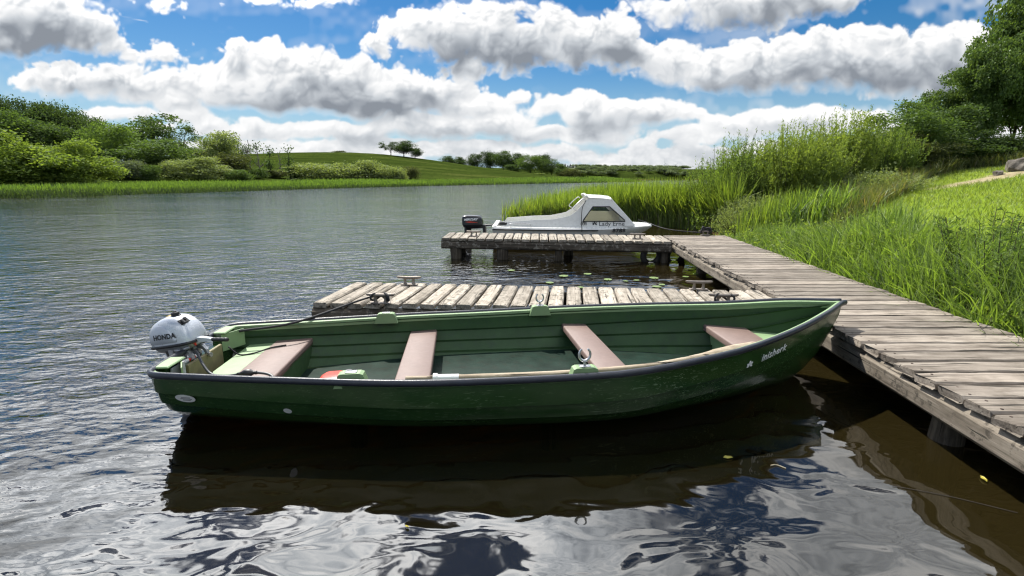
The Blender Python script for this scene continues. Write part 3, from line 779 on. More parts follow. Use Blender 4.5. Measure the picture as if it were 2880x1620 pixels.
M_LETW = paint('white_letters', (.80, .80, .78), .5, .02)
M_BLACK = paint('black_plastic', (.014, .014, .016), .42, .2, 30)
BS, BZ0 = .976, .039
BX -= .03
boat = empty('rowing_boat', (BX*BS, BY*BS, BZ0), (BHEEL, 0, BYAW), 'dark green clinker rowing boat with brown seats moored beside the walkway', 'rowing boat')
boat.scale = (BS, BS, BS)
# outer shell, lapped strakes
m = MB(); rings = []
for t in ST:
    half = []
    for k in range(NSTR):
        for s, of in ((0, -.012 if k else 0), (.10, 0), (.5, .009), (1, .019)): half.append(sect(t, VS[k]+(VS[k+1]-VS[k])*s, of*min(1, bB(t)/.25)))
    rings.append([Vector((t*BL, y, z)) for y, z in half]+[Vector((t*BL, -y, z)) for y, z in reversed(half)])
m.loft(rings, caps=False, closed=False)
hull = m.build('hull', M_HULL, boat, smooth=True, angle=24)
# inner shell with flat bottom boards
m = MB(); rings = []
FLOOR = .045
for t in ST:
    if t < .012 or t > .985: continue
    half = []
    for k in range(NSTR):
        for s, of in ((0, .030), (.10, .014), (.5, .007), (1, 0)):
            y, z = sect(t, VS[k]+(VS[k+1]-VS[k])*s, -.024-of); z = max(z+.012, FLOOR-.02); half.append((y if bB(t) > .05 else y*.5, min(z, bZ(t)-.02)))
    rings.append([Vector((t*BL, y, z)) for y, z in half]+[Vector((t*BL, -y, z)) for y, z in reversed(half)])
m.loft(rings, caps=False, closed=False)
m.build('inner_shell', M_INN, boat, smooth=True, angle=11)
# floor: flat bottom boards
m = MB(); ring_a, ring_b = [], []
for x in np.linspace(.62, 4.2, 22):
    t = x/BL; vv = min(np.linspace(.02, .98, 200), key=lambda v: abs(sect(t, v)[1]-FLOOR)); y = sect(t, vv)[0]-.03
    ring_a.append(Vector((x, y, FLOOR))); ring_b.append(Vector((x, -y, FLOOR)))
m.prism(ring_a+flip(ring_b), (0, 0, -.012), (0, 0, 0)); m.build('floor', M_FLOOR, boat)
# gunwale: light top flange and inner lip, both sides
m = MB()
for s in (1, -1):
    rg = []
    for t in ST:
        B, Z = bB(t), bZ(t); w = min(.040, B)
        rg.append([Vector((t*BL, s*y, z)) for y, z in ((B+.004, Z-.03), (B+.004, Z-.002), (B-w*.5, Z+.001), (max(B-w, 0), Z-.003), (max(B-w-.003, 0), Z-.052), (max(B-w*.45, 0), Z-.058))])
    m.loft(rg)
m.build('gunwale', M_LITE, boat, smooth=True, angle=35)
# rubber rubbing strake: down one side, across the stern, up the other
P = []
for t in reversed(ST): P.append((t*BL+(.022 if t == 1 else 0), -bB(t)-.012, bZ(t)-.004))
P += [(-.016, y, .396) for y in (-.40, -.25, -.1, .1, .25, .40)]
for t in ST: P.append((t*BL+(.022 if t == 1 else 0), bB(t)+.012, bZ(t)-.004))
m = MB(); m.tube(P, [(.018, .023)]*len(P), 10); m.build('rubbing_strake', M_RUB, boat, smooth=True)
# transom with the cut-out for the outboard
pts = [sect(0, v) for v in np.linspace(.02, 1, 16)]
zt = bZ(0)
poly = [(-.30, zt), (-.27, zt-.075), (.27, zt-.075), (.30, zt)]+[(y, z) for y, z in pts]+[(-y, z) for y, z in reversed(pts)]
m = MB(); m.prism([(0.0, y, z) for y, z in poly], (-.006, 0, 0), (.05, 0, 0)); m.build('transom', M_HULL, boat)
for s in (-1, 1):
    m = MB()
    m.box((.035, s*.40, zt+.005), (.10, .21, .016), bev=.006)
    m.prism([(.055, s*.295, zt-.003), (.15, s*.48, zt-.003), (.15, s*.48, .26), (.055, s*.30, .26)], (0, -.008, 0), (0, .008, 0))
    m.build('quarter_knee', M_LITE, boat)
m = MB(); m.box((.062, 0, zt-.15), (.022, .50, .17), bev=.004); m.build('motor_pad', paint('olive_board', (.20, .17, .085), .6, .2, 15, 0, .2), boat)
m = MB(); m.box((.062, -.36, .325), (.012, .16, .11), bev=.003); m.build('grey_panel', paint('grey_panel', (.40, .41, .42), .6, .1, 40), boat)
# stern platform, bow platform (follow the inside of the hull)
def platform(name, xs, z, mat, th=.03, inset=.034, front=None):
    m = MB(); up, dn = [], []
    for x in xs:
        t = x/BL; vv = min(np.linspace(.02, .98, 200), key=lambda v: abs(sect(t, v)[1]-z)); y = max(sect(t, vv)[0]-inset, .006)
        up.append((x, y))
    ring = [Vector((x, y, z)) for x, y in up]+[Vector((x, -y, z)) for x, y in reversed(up)]
    m.prism(ring, (0, 0, -th), (0, 0, 0)); return m.build(name, mat, boat), up
platform('stern_platform', np.linspace(.16, .38, 5), .235, M_LITE)
platform('bow_platform', np.linspace(4.46, 4.95, 14), .28, M_LITE)
def bulkhead(x, z0, z1, mat, th=.025, skew=0.0):
    m = MB(); t = x/BL; zs = np.linspace(z1, z0, 8); side = []
    for z in zs:
        vv = min(np.linspace(.02, .98, 200), key=lambda v: abs(sect(t, v)[1]-z)); side.append((sect(t, vv)[0]-.032, z))
    ring = [Vector((x+skew*y, y, z)) for y, z in side]+[Vector((x-skew*y, -y, z)) for y, z in reversed(side)]
    m.prism(ring, (0, 0, 0), (th, 0, 0)); return m.build('bulkhead', mat, boat)
bulkhead(.63, FLOOR, .215, M_INN); bulkhead(.16, FLOOR, .21, M_INN); bulkhead(4.20, FLOOR+.02, .265, M_LITE, skew=.06)
def thwart(x0, x1, z, th=.045, skew=0.0, inset=.035):
    m = MB(); t = (x0+x1)/2/BL; vv = min(np.linspace(.02, .98, 300), key=lambda v: abs(sect(t, v)[1]-z)); 
    rings = []; b = .012
    yy = [sect(x/BL, min(np.linspace(.02, .98, 300), key=lambda v: abs(sect(x/BL, v)[1]-z)))[0]-inset for x in (x0, x1)]
    for f in np.linspace(-1, 1, 9):
        q = [(x0, -th), (x0, -b), (x0+b*.4, -b*.3), (x0+b, 0), (x1-b, 0), (x1-b*.4, -b*.3), (x1, -b), (x1, -th)]
        rings.append([Vector((x+skew*f*yy[0], f*lerp(yy[0], yy[1], (x-x0)/(x1-x0)), z+h)) for x, h in q])
    m.loft(rings); return m.build('thwart', M_SEAT, boat, smooth=True, angle=40)
thwart(.36, .655, .250, .05); thwart(1.49, 1.735, .240); thwart(2.93, 3.165, .250); thwart(4.14, 4.47, .300, .05, .10)
# light ledge along the near bilge and a keelson board on the floor
m = MB()
m.plank((3.3, -.52, .13), (4.18, -.36, .16), .10, .03, (0, 1, 0), .002, 8); m.build('side_ledge', M_LITE, boat)
# rowlock blocks, rowlocks
for x, has in ((1.28, False), (2.72, True)):
    for s in (-1, 1):
        t = x/BL; B, Z = bB(t), bZ(t)
        m = MB()
        q = [(-.105, -.05), (.105, -.05), (.075, .034), (.055, .042), (-.055, .042), (-.075, .034)]
        m.prism([(x+a, s*(B-.046), Z+h) for a, h in q], (0, -.036, 0), (0, .036, 0))
        blk = m.build('rowlock_block', M_LITE, boat)
        m = MB(); m.box((x, s*(B-.046), Z+.045), (.07, .045, .006), bev=.002)
        if has:
            m.tube([(x, s*(B-.046), Z+.04), (x, s*(B-.046), Z+.075)], .009, 8)
            pts = [(x+.036*math.sin(a)*(1.0 if abs(a) < 2.2 else .95), s*(B-.046)+.006, Z+.118-.042*math.cos(a)) for a in np.linspace(-2.55, 2.55, 17)]
            m.tube(pts, [.005+.0045*math.cos(a/2.55*1.3) for a in np.linspace(-2.55, 2.55, 17)], 8)
        m.build('rowlock', M_STEEL, blk, smooth=True, angle=50)
# bow fittings: shackle and chain on the stem
m = MB()
for k in range(4):
    a = k % 2
    c = Vector((5.02-.012*k, .0, .44-.045*k))
    m.tube([c+Vector((.010*math.cos(q)*(1 if a else .3), .010*math.cos(q)*(.3 if a else 1), .026*math.sin(q))) for q in np.linspace(0, 2*PI, 12, endpoint=False)], .0045, 6, loop=True)
m.build('bow_chain', M_STEEL, boat, smooth=True)
# decals
def hull_frame(x, v, s=-1, off=.004):
    t = x/BL
    def p(x, v): y, z = sect(x/BL, v, .012); return Vector((x, s*y, z))
    c = p(x, v); ex = p(x+.02, v)-p(x-.02, v); ey = p(x, v-.02)-p(x, v+.02)
    if s > 0: ex = -ex
    nrm = ex.cross(ey).normalized()
    return ex, ey, c+nrm*off
def leaf_emblem(M, r, mat, parent, name='emblem'):
    """the oak sprig beside the name: five lobed leaves round a stem"""
    m = MB()
    for k, (a, l) in enumerate(((95, 1), (35, .9), (155, .9), (-25, .85), (205, .85))):
        a = R(a); d = Vector((math.cos(a), math.sin(a), 0)); n = Vector((-d.y, d.x, 0)); L = r*l
        w = [(.12, .05), (.3, .24), (.45, .16), (.62, .30), (.78, .18), (.92, .18), (1.0, 0)]
        q = [d*L*u+n*L*ww for u, ww in w]+[d*L*u-n*L*ww for u, ww in reversed(w[:-1])]
        m.prism([p for p in q], (0, 0, 0), (0, 0, .002))
    m.v = [tuple(M @ Vector(v)) for v in m.v]
    return m.build(name, mat, parent)
ex, ey, c = hull_frame(4.19, .13)
letters('inisherk', .086, frame3(None, ex, ey, c), M_LETW, hull, bold=.0002, shear=.12, spacing=1.06)
ex, ey, c = hull_frame(3.945, .145)
leaf_emblem(frame3(None, ex, ey, c), .036, M_LETW, hull)
def disc_decal(x, v, rx, ry, mat, name, hole=None):
    ex, ey, c = hull_frame(x, v); M = frame3(None, ex, ey, c); m = MB()
    m.prism([M @ Vector((rx*math.cos(a), ry*math.sin(a), 0)) for a in np.linspace(0, 2*PI, 20, endpoint=False)], (0, 0, 0), (0, -.003, 0))
    o = m.build(name, mat, hull)
    return o, M
o, M_ = disc_decal(.22, .21, .066, .034, M_WHITE, 'maker_plate')
for k, ww in enumerate((.06, .075, .05)):
    m = MB(); m.box((0, 0, 0), (ww, .0055, .001)); m.v = [tuple(M_ @ (Vector(v)+Vector((.008, .012-.012*k, .004)))) for v in m.v]; m.build('print_line', paint('grey_print', (.2, .2, .22), .6, .1), o)
disc_decal(.86, .27, .026, .026, M_WHITE, 'drain_outlet')
# ---- oar lying inside the near gunwale
BM = Matrix.Translation((BX*BS, BY*BS, BZ0)) @ Euler((BHEEL, 0, BYAW)).to_matrix().to_4x4() @ Matrix.Scale(BS, 4)
W_OAR = wood('oar_wood', (.50, .43, .33), (.40, .335, .25), (.24, .19, .135), grain=.6)
oar = empty('oar', BM @ Vector((2.5, -.8, .36)), (0, 0, BYAW), 'pale wooden oar lying along the near gunwale inside the green boat', 'oar')
OI = Matrix.Rotation(-BYAW, 4, 'Z') @ Matrix.Translation(-oar.location)
def inb(x, y, z): return OI @ BM @ Vector((x, y, z))
def near_y(x, z, d): 
    t = x/BL; return -(bB(t)-d)
pts = [inb(1.60, near_y(1.60, .37, .15), .345), inb(2.0, near_y(2.0, 0, .135), .350), inb(2.6, near_y(2.6, 0, .13), .358), inb(3.15, near_y(3.15, 0, .125), .372), inb(3.5, near_y(3.5, 0, .12), .385)]
m = MB(); P = curve(pts, 30); m.tube(P, [.017 if k < 4 else .0235 for k in range(31)], 10); m.gc = [(v[0], v[1], v[2]) for v in m.v]
m.build('shaft', W_OAR, oar, smooth=True)
e = (P[-1]-P[-3]).normalized(); n_ = Vector((0, 0, 1)).cross(e).normalized()
m = MB(); rg = []
for u, w, h in ((0, .022, .022), (.1, .03, .018), (.22, .052, .011), (.4, .062, .007), (.56, .060, .005), (.62, .045, .004)):
    c = P[-1]+e*u; rg.append([c+n_*w*math.cos(a)*.75+Vector((0, 0, 1))*(h*math.sin(a)+w*.5*math.cos(a)) for a in np.linspace(0, 2*PI, 10, endpoint=False)])
m.loft(rg); m.gc = [(v[0], v[1], v[2]) for v in m.v]; m.build('blade', W_OAR, oar, smooth=True)
q = curve(pts, 60)
m = MB(); m.tube(q[8:14], .0265, 12); m.tube(q[7:9], .033, 12); m.build('leather_collar', M_WHITE, oar, smooth=True, angle=40)
# ---- red fuel can under the near gunwale
M_RED = paint('red_plastic', (.62, .045, .022), .4, .06, 20)
can = empty('fuel_can', BM @ Vector((1.13, -.40, FLOOR+.006)), (0, 0, BYAW), 'red plastic fuel can standing on the boat floor by the near side', 'fuel can')
m = MB(); rg = []
for z, a, b in ((0, .15, .10), (.012, .165, .115), (.16, .165, .115), (.205, .14, .095), (.225, .11, .07)):
    rg.append([Vector((a*np.sign(math.cos(q))*abs(math.cos(q))**.45, b*np.sign(math.sin(q))*abs(math.sin(q))**.45, z)) for q in np.linspace(0, 2*PI, 28, endpoint=False)])
m.loft(rg); m.build('tank', M_RED, can, smooth=True, angle=40)
m = MB(); m.lathe([(.03, .22), (.03, .245), (.024, .252)], 14, c=(.05, 0, 0)); m.build('cap', M_BLACK, can, smooth=True, angle=40)
# ---- ropes
rope('mooring_rope', 'taut black rope from the boat stern up to the near jetty cleat',
     [BM @ Vector((.13, .44, .385)), BM @ Vector((.55, .59, .412)), Vector(c2)+Vector((-.16, -.03, .055))]+wrap(c2, FA, 3)[1:], .0105, 220)
rope('rope_coil', 'black rope looped round the cleat seen over the far gunwale', wrap(c4, FA, 2), .011, 80)
rope('rope_coil', 'black rope bundle heaped on the walkway end cleat', [p+Vector((0, 0, .0+.002*k)) for k, p in enumerate(wrap(c7, 0, 4, 1.15))], .017, 160)
rope('stern_line', 'thin black cord across the pale green stern platform', [BM @ Vector((.12, .25, .31)), BM @ Vector((.2, .24, .246)), BM @ Vector((.3, .28, .243)), BM @ Vector((.40, .36, .258)), BM @ Vector((.5, .42, .258))], .006, 24, 'cord')
# ---------------------------------------------------------------- outboard motors
M_SILV = paint('silver_cowl', (.56, .59, .63), .30, .03, 8, .35)
M_GREY = paint('cast_aluminium', (.36, .37, .39), .42, .12, 25, .5)
M_LETB = paint('black_letters', (.012, .012, .014), .5, .02)
PROF = [(-.215, .0, .105, .060), (-.210, 0, .145, .098), (-.190, 0, .180, .126), (-.145, 0, .210, .140), (-.07, 0, .236, .146), (.01, 0, .247, .147), (.08, 0, .238, .143), (.135, 0, .205, .135), (.175, 0, .155, .122), (.197, 0, .10, .102), (.207, 0, .05, .080)]
def cowl_rings(prof, n=26, ey=3.2, ez=2.7):
    out = []
    for x, z0, z1, w in prof:
        out.append([Vector((x, w*np.sign(math.cos(a))*abs(math.cos(a))**(2/ey), z0+(z1-z0)*abs(math.sin(a))**(2/ez))) for a in np.linspace(0, PI, n)])
    return out
def refine(prof, k=4):
    xs = np.array([p[0] for p in prof]); u = np.linspace(0, len(prof)-1, (len(prof)-1)*k+1)
    C = [curve([(p[0], p[2], p[3]) for p in prof], len(u)-1)][0]
    return [(c.x, 0, c.y, c.z) for c in C]
def side_y(prof, x, z, ey=3.2, ez=2.7):
    xs = [p[0] for p in prof]; z1 = np.interp(x, xs, [p[2] for p in prof]); w = np.interp(x, xs, [p[3] for p in prof])
    s = min(max(z/z1, 0), .999)**(ez/2); return w*(math.sqrt(1-s*s))**(2/ey)
PR = refine(PROF)
mloc = BM @ Vector((-.085, -.01, .440))
motor = empty('outboard_motor', mloc, (0, R(-10.5), BYAW-R(16)), 'silver outboard motor clamped to the stern of the green rowing boat', 'outboard motor')
motor.scale = (.78, .78, .80)
m = MB(); m.loft(cowl_rings(PR)); cowl = m.build('cowling', M_SILV, motor, smooth=True, angle=40)
# raised side panel
for s in (-1, 1):
    m = MB(); rg = []
    for x in np.linspace(-.185, .10, 22):
        u = (x+.185)/.285; zt = .055+.135*math.sin(PI*min(1, (u*.9+.14)))**.5*(1 if u < .8 else 1-(u-.8)*1.6); zb = .028
        rg.append([Vector((x, s*(side_y(PR, x, z)+e), z)) for z, e in ((zb, .0), (zb+.006, .005), (lerp(zb, zt, .5), .005), (zt-.008, .005), (zt, .0))])
    m.loft(rg, closed=False, caps=False); m.build('side_panel', paint('silver_panel', (.47, .50, .55), .36, .03, 8, .3), cowl, smooth=True, angle=50)
me = text_mesh('HONDA', .060, .001, bold=.0022, xs=1.0, spacing=1.05)
for v in me.vertices:
    x, z = v.co.x-.010, v.co.y+.088; v.co = Vector((x, -(side_y(PR, x, z)+.0065+v.co.z*.6), z))
me.materials.clear(); link('lettering', me, M_LETB, cowl)
m = MB()
trim = [(x*1.012, 0, 0, w*1.03) for x, a, b, w in PR]
ring = [Vector((x, w, 0)) for x, a, b, w in trim]+[Vector((x, -w, 0)) for x, a, b, w in reversed(trim)]
m.tube(ring, [(.008, .013)]*len(ring), 8, loop=True); m.build('trim_band', M_BLACK, motor, smooth=True)
m = MB(); m.lathe([(.045, 0), (.043, .006), (.034, .009), (.034, .03), (.030, .034), (.017, .036), (.015, .046), (.008, .048)], 18, c=(.045, -.015, .238)); m.build('fuel_cap', M_BLACK, cowl, smooth=True, angle=35)
m = MB(); m.box((.150, -.055, .190), (.055, .085, .012), Matrix.Rotation(R(48), 3, 'Y') @ Matrix.Rotation(R(14), 3, 'X'), .004)
m.box((.165, -.075, .188), (.05, .03, .022), Matrix.Rotation(R(48), 3, 'Y'), .006); m.tube([(.145, -.045, .20), (.165, -.045, .215)], .014, 10); m.build('starter_grip', M_BLACK, cowl)
m = MB(); m.box((-.045, .02, .2445), (.06, .05, .002), Matrix.Rotation(R(-3), 3, 'Y')); m.build('caution_label', paint('amber_label', (.75, .5, .08), .5, .05), cowl)
# lower cowl, steering mid-section, leg
m = MB(); m.loft([[Vector((x0+(p[0])*k, q*p[3]*k2, z)) for p, q in [(p, 1) for p in PR[::3]]+[(p, -1) for p in PR[::-3]]] for z, k, k2, x0 in ((-.004, .93, .93, 0), (-.035, .88, .86, -.005), (-.06, .72, .66, -.03), (-.075, .5, .45, -.06))])
m.build('lower_cowl', M_GREY, motor, smooth=True, angle=40)
m = MB(); m.box((.0, -.02, -.065), (.20, .14, .03), Matrix.Rotation(R(8), 3, 'Y'), .008); m.box((.10, -.05, -.03), (.12, .09, .035), bev=.008); m.box((-.02, -.1, -.06), (.05, .05, .08), bev=.01)
m.tube([(.02, -.11, -.05), (.10, -.12, -.055), (.17, -.10, -.04)], .012, 8); m.tube([(.05, .10, -.05), (.14, .11, -.04)], .014, 8); m.build('carrier', M_GREY, motor, smooth=True, angle=40)
m = MB(); m.box((-.055, -.085, -.085), (.055, .05, .11), Matrix.Rotation(R(-18), 3, 'Y'), .01); m.build('rubber_mount', M_BLACK, motor)
for s in (-1, 1):
    m = MB(); q = [(-.02, -.05), (.06, -.045), (.135, -.075), (.165, -.12), (.165, -.155), (.145, -.165), (.135, -.125), (.11, -.10), (.085, -.10), (.08, -.22), (-.02, -.24)]
    m.prism([(x, s*.085, z) for x, z in q], (0, -.016, 0), (0, .016, 0)); b_ = m.build('clamp_bracket', M_GREY, motor)
    m = MB(); m.lathe([(.012, -.02), (.012, .05), (.022, .055), (.022, .07)], 10, M=Matrix.Rotation(R(90), 3, 'Y'), c=(.12, s*.085, -.175)); m.build('clamp_screw', M_STEEL, b_, smooth=True, angle=40)
m = MB(); m.tube([(.13, -.19, -.155), (.13, .02, -.14)], .017, 12); h_ = m.build('steering_damper', M_WHITE, motor, smooth=True, angle=50)
m = MB(); m.tube([(.13, -.01, -.142), (.13, .025, -.14)], .0185, 12); m.build('end_cap', M_BLACK, h_, smooth=True, angle=50)
m = MB(); m.tube([(.13, -.12, -.151), (.13, -.04, -.1445)], .0178, 12); m.build('red_label', M_RED, h_, smooth=True, angle=50)
m = MB(); m.lathe([(.009, -.03), (.009, .03)], 8, c=(.19, -.05, -.012)); m.box((.185, -.06, -.012), (.03, .03, .02), bev=.005); m.build('kill_switch', M_RED, motor)
def loop_leg(parent, mat, s=1.0):
    m = MB(); rg = []
    for z, x, a, b in ((-.07, -.12, .07, .05), (-.25, -.13, .065, .035), (-.50, -.13, .06, .03), (-.54, -.13, .11, .055), (-.555, -.13, .11, .055), (-.57, -.12, .05, .028), (-.78, -.12, .05, .02)):
        rg.append([Vector((x+a*math.cos(q), b*math.sin(q), z))*s for q in np.linspace(0, 2*PI, 14, endpoint=False)])
    m.loft(rg); return m.build('leg', mat, parent, smooth=True, angle=40)
loop_leg(motor, M_GREY)
til = MB(); til.loft([[Vector((x, y0+a, z+b)) for a, b in ((-w, -h), (w, -h), (w, h), (-w, h))] for x, y0, z, w, h in ((.15, -.02, .008, .028, .026), (.24, -.02, .0, .024, .022), (.33, -.02, -.012, .018, .014), (.352, -.02, -.016, .016, .012))])
ta = til.build('tiller_arm', M_SILV, motor)
m = MB(); q = np.linspace(0, 1, 9); m.tube([(.345+.16*u, -.02, -.016-.022*u) for u in q], [.016+.0035*(k % 2) for k in range(9)], 12); m.build('tiller_grip', M_BLACK, ta, smooth=True)
# ---- fuel line with primer bulb, from the motor to the can
fl = empty('fuel_line', BM @ Vector((.45, -.15, .30)), (0, 0, BYAW), 'grey fuel hose with black primer bulb lying over the stern seat', 'fuel hose')
FI = Matrix.Rotation(-BYAW, 4, 'Z') @ Matrix.Translation(-fl.location)
hp = [(.02, -.08, .40), (.07, -.12, .385), (.14, -.20, .325), (.22, -.26, .268), (.34, -.30, .266), (.44, -.31, .280), (.54, -.32, .288), (.64, -.35, .280), (.69, -.40, .25), (.72, -.43, .16), (.80, -.46, .10), (.98, -.48, .10), (1.10, -.49, .2)]
m = MB(); m.tube([FI @ BM @ p for p in curve(hp, 70)], .0095, 8); m.build('hose', paint('grey_hose', (.055, .058, .064), .45, .15, 30), fl, smooth=True)
c = curve(hp, 120); k0 = 53; ax = [FI @ BM @ c[k] for k in range(k0-6, k0+9)]
m = MB(); m.tube(ax, [.011, .014, .012, .015, .020, .025, .027, .028, .027, .025, .020, .015, .012, .014, .011], 12); m.build('primer_bulb', M_BLACK, fl, smooth=True)
m = MB(); m.prism([(FI @ BM @ Vector((.668, -.41, .14)))+Vector((0, .05*math.cos(a), .055*math.sin(a))) for a in np.linspace(0, 2*PI, 20, endpoint=False)], (0, 0, 0), (.012, 0, 0)); 
hatch = m.build('inspection_hatch', M_WHITE, boat); hatch.matrix_parent_inverse = Matrix.Identity(4); hatch.data.transform(BM.inverted() @ Matrix.Translation(fl.location) @ Matrix.Rotation(BYAW, 4, 'Z'))

# ---------------------------------------------------------------- white cabin boat behind the far jetty
M_GEL = paint('white_gelcoat', (.66, .66, .63), .28, .04, 6, 0, 0, .5, dirt=(.5, .49, .44), dirt_amt=.35)
M_BUFF = paint('buff_bottom', (.42, .31, .11), .5, .2, 6, dirt=(.16, .12, .05), dirt_amt=.6)
M_GLASS = None
t = NT('perspex'); g = t.n('ShaderNodeBsdfGlossy'); g.inputs['Roughness'].default_value = .03
tr = t.n('ShaderNodeBsdfTransparent'); tr.inputs[0].default_value = (.86, .88, .86, 1)
fz = t.n('ShaderNodeFresnel', IOR=1.45); mx = t.n('ShaderNodeMixShader'); t.l(fz.outputs[0], mx.inputs[0]); t.l(tr.outputs[0], mx.inputs[1]); t.l(g.outputs[0], mx.inputs[2])
M_GLASS = t.done(mx.outputs[0])
CY = 11.28; CW = .74                     # near side, half beam
cb = empty('cabin_boat', (1.2, CY+CW, 0), (0, 0, -.03), 'small white cabin boat with tapered wheelhouse behind the far jetty', 'motor boat'); cb.scale = (1.08, 1.08, 1)
def cx(c4): return ((1200+c4/3.22)-1440)/FOC*11.55-1.2     # along the boat, from the plan
X0, X1 = -1.50, 1.98
hl_ = [(-1.50, .74, .51), (-1.0, .76, .50), (-.2, .77, .49), (.7, .76, .49), (1.25, .66, .50), (1.60, .44, .50), (1.85, .20, .485), (1.98, .03, .465)]
def crings(f): return [f(x, w, z) for x, w, z in hl_]
m = MB(); rg = []
for x, w, z in hl_:
    k = 1.0 if x < 1 else max(.25, 1-(x-1)*.7)
    half = [(w, z), (w*1.03, z-.03), (w*.98, z-.10), (w*.93, .20)]
    rk = max(0, (x-1.0))*.42
    rg.append([Vector((x-rk*((z-zz)/(z-.2))**1.3, y, zz)) for y, zz in half]+[Vector((x-rk*((z-zz)/(z-.2))**1.3, -y, zz)) for y, zz in reversed(half)])
m.loft(rg, caps=True, closed=False)
m.prism([(-1.50, y, z) for y, z in ((-.74, .52), (.74, .52), (.69, .2), (-.69, .2))], (0, 0, 0), (.02, 0, 0))
ch = m.build('hull', M_GEL, cb, smooth=True, angle=30)
m = MB(); rg = []
for x, w, z in hl_:
    kz = -.2 if x < 1.0 else lerp(-.2, .12, min(1, (x-1.0)/.8)); ww = w*.93; x = x-max(0, (x-1.0))*.42
    rg.append([Vector((x, y, zz)) for y, zz in ((ww, .205), (ww*.9, .08 if x < 1.2 else .14), (ww*.5, kz), (0, kz-.03), (-ww*.5, kz), (-ww*.9, .08 if x < 1.2 else .14), (-ww, .205))])
m.loft(rg, caps=True, closed=False); m.build('lower_hull', M_BUFF, cb, smooth=True, angle=40)
for s in (1, -1):
    m = MB(); m.tube([(x, s*(w*1.03+.006), z-.045) for x, w, z in hl_[:4]], [(.008, .014)]*4, 6); m.build('rubbing_strip', M_BLACK, cb, smooth=True)
# side decks and cockpit coaming that sweeps up into the wheelhouse
def cw(x): return float(np.interp(x, [p[0] for p in hl_], [p[1] for p in hl_]))
def cz(x): return float(np.interp(x, [p[0] for p in hl_], [p[2] for p in hl_]))
m = MB()
for s in (1, -1):
    xs = np.linspace(-1.5, 1.30, 16)
    m.loft([[Vector((x, s*y, z)) for y, z in ((cw(x)-.005, cz(x)), (cw(x)-.13, cz(x)+.015), (cw(x)-.13, cz(x)-.02), (cw(x)-.01, cz(x)-.03))] for x in xs])
xs = np.linspace(1.30, 1.975, 8)
m.loft([[Vector((x, y*cw(x), cz(x)+h)) for y, h in ((-1, 0), (-.55, .045), (0, .065), (.55, .045), (1, 0), (.9, -.02), (-.9, -.02))] for x in xs])
m.box((-1.46, 0, .52), (.09, 1.42, .03), bev=.008); m.build('deck', M_GEL, cb, smooth=True, angle=40)
m = MB(); m.box((-.3, 0, .245), (2.4, 1.3, .02)); m.box((-.9, 0, .36), (.5, 1.15, .04), bev=.01); m.box((.55, .3, .40), (.5, .5, .2), bev=.02); m.build('cockpit_floor', M_GEL, cb)
ZR = 1.15; CS = .36                # the wheelhouse stands well forward
for s in (1, -1):
    m = MB(); th = Vector((0, -s*.022, 0))
    def yy(z): return lerp(.63, .45, min(1, max(0, (z-.50)/.66)))
    out = [(-1.30, .50), (-1.22, .62), (-.55, .665), (-.38, .69), (-.24, .75), (-.10, .85), (.06, 1.04), (.16, ZR), (.62, ZR-.03), (1.12, .53)]
    win = [(.06, .665), (.25, .955), (.60, .955), (.92, .665)]
    # panel with the window opening: a ring of quads between outline and opening, plus the coaming aft
    A = [(-.62, .50), (-.62, .66), (-.38, .69), (-.24, .75), (-.10, .85), (.06, 1.04), (.16, ZR), (.62, ZR-.03), (.72, 1.03), (.88, .84), (1.02, .665), (1.12, .53), (.6, .50), (0, .50)]
    A = [(x if x < -.5 else x+CS, z) for x, z in A]; A[2] = (-.22, .675)
    W = [(.04, .63), (.04, .66), (.045, .67), (.07, .70), (.11, .76), (.19, .88), (.25, .955), (.60, .955), (.64, .92), (.76, .80), (.90, .68), (.92, .63), (.6, .63), (.2, .63)]
    W = [(x+CS, z) for x, z in W]
    n = len(A); vs = []
    for q in A+W: vs += [Vector((q[0], s*yy(q[1]), q[1]))]
    fs = [(k, (k+1) % n, n+(k+1) % n, n+k) for k in range(n)]
    v2 = [v+th for v in vs]
    m.add(vs+v2, fs+[tuple(i+2*n for i in reversed(f)) for f in fs]+[(k, 2*n+k, 2*n+(k+1) % n, (k+1) % n) for k in range(n)]+[(n+k, n+(k+1) % n, 3*n+(k+1) % n, 3*n+k) for k in range(n)])
    aft = [(-1.32, .50), (-1.24, .61), (-.62, .66), (-.62, .50)]
    m.prism([(x, s*yy(z), z) for x, z in aft], (0, 0, 0), th)
    sp_ = m.build('side_panel', M_GEL, cb)
    m = MB(); fr_ = [Vector((x+CS, s*(yy(z)+.006), z)) for x, z in ((.04, .63), (.05, .66), (.25, .955), (.60, .955), (.91, .66), (.92, .63))]
    m.tube(fr_, [(.012, .012)]*len(fr_), 6, loop=True); wf = m.build('window_frame', M_BLACK, sp_)
    m = MB(); m.prism([Vector((x+CS, s*(yy(z)-.008), z)) for x, z in ((.05, .635), (.25, .95), (.60, .95), (.91, .635))], (0, 0, 0), (0, -s*.004, 0)); m.build('window_pane', M_GLASS, wf)
m = MB(); m.loft([[Vector((x+CS, y, z)) for y, z in ((-.47, z0), (-.40, z0+.035), (0, z0+.06), (.40, z0+.035), (.47, z0), (.43, z0-.015), (-.43, z0-.015))] for x, z0 in ((.12, ZR+.025), (.17, ZR+.005), (.45, ZR-.01), (.64, ZR-.035))])
m.build('roof', M_GEL, cb, smooth=True, angle=40)
m = MB(); m.tube([(x+CS, y, z) for x, y, z in ((.13, -.46, ZR+.01), (.11, -.42, ZR+.05), (.11, 0, ZR+.075), (.11, .42, ZR+.05), (.13, .46, ZR+.01))], .022, 8); m.build('roof_hoop', M_GEL, cb, smooth=True)
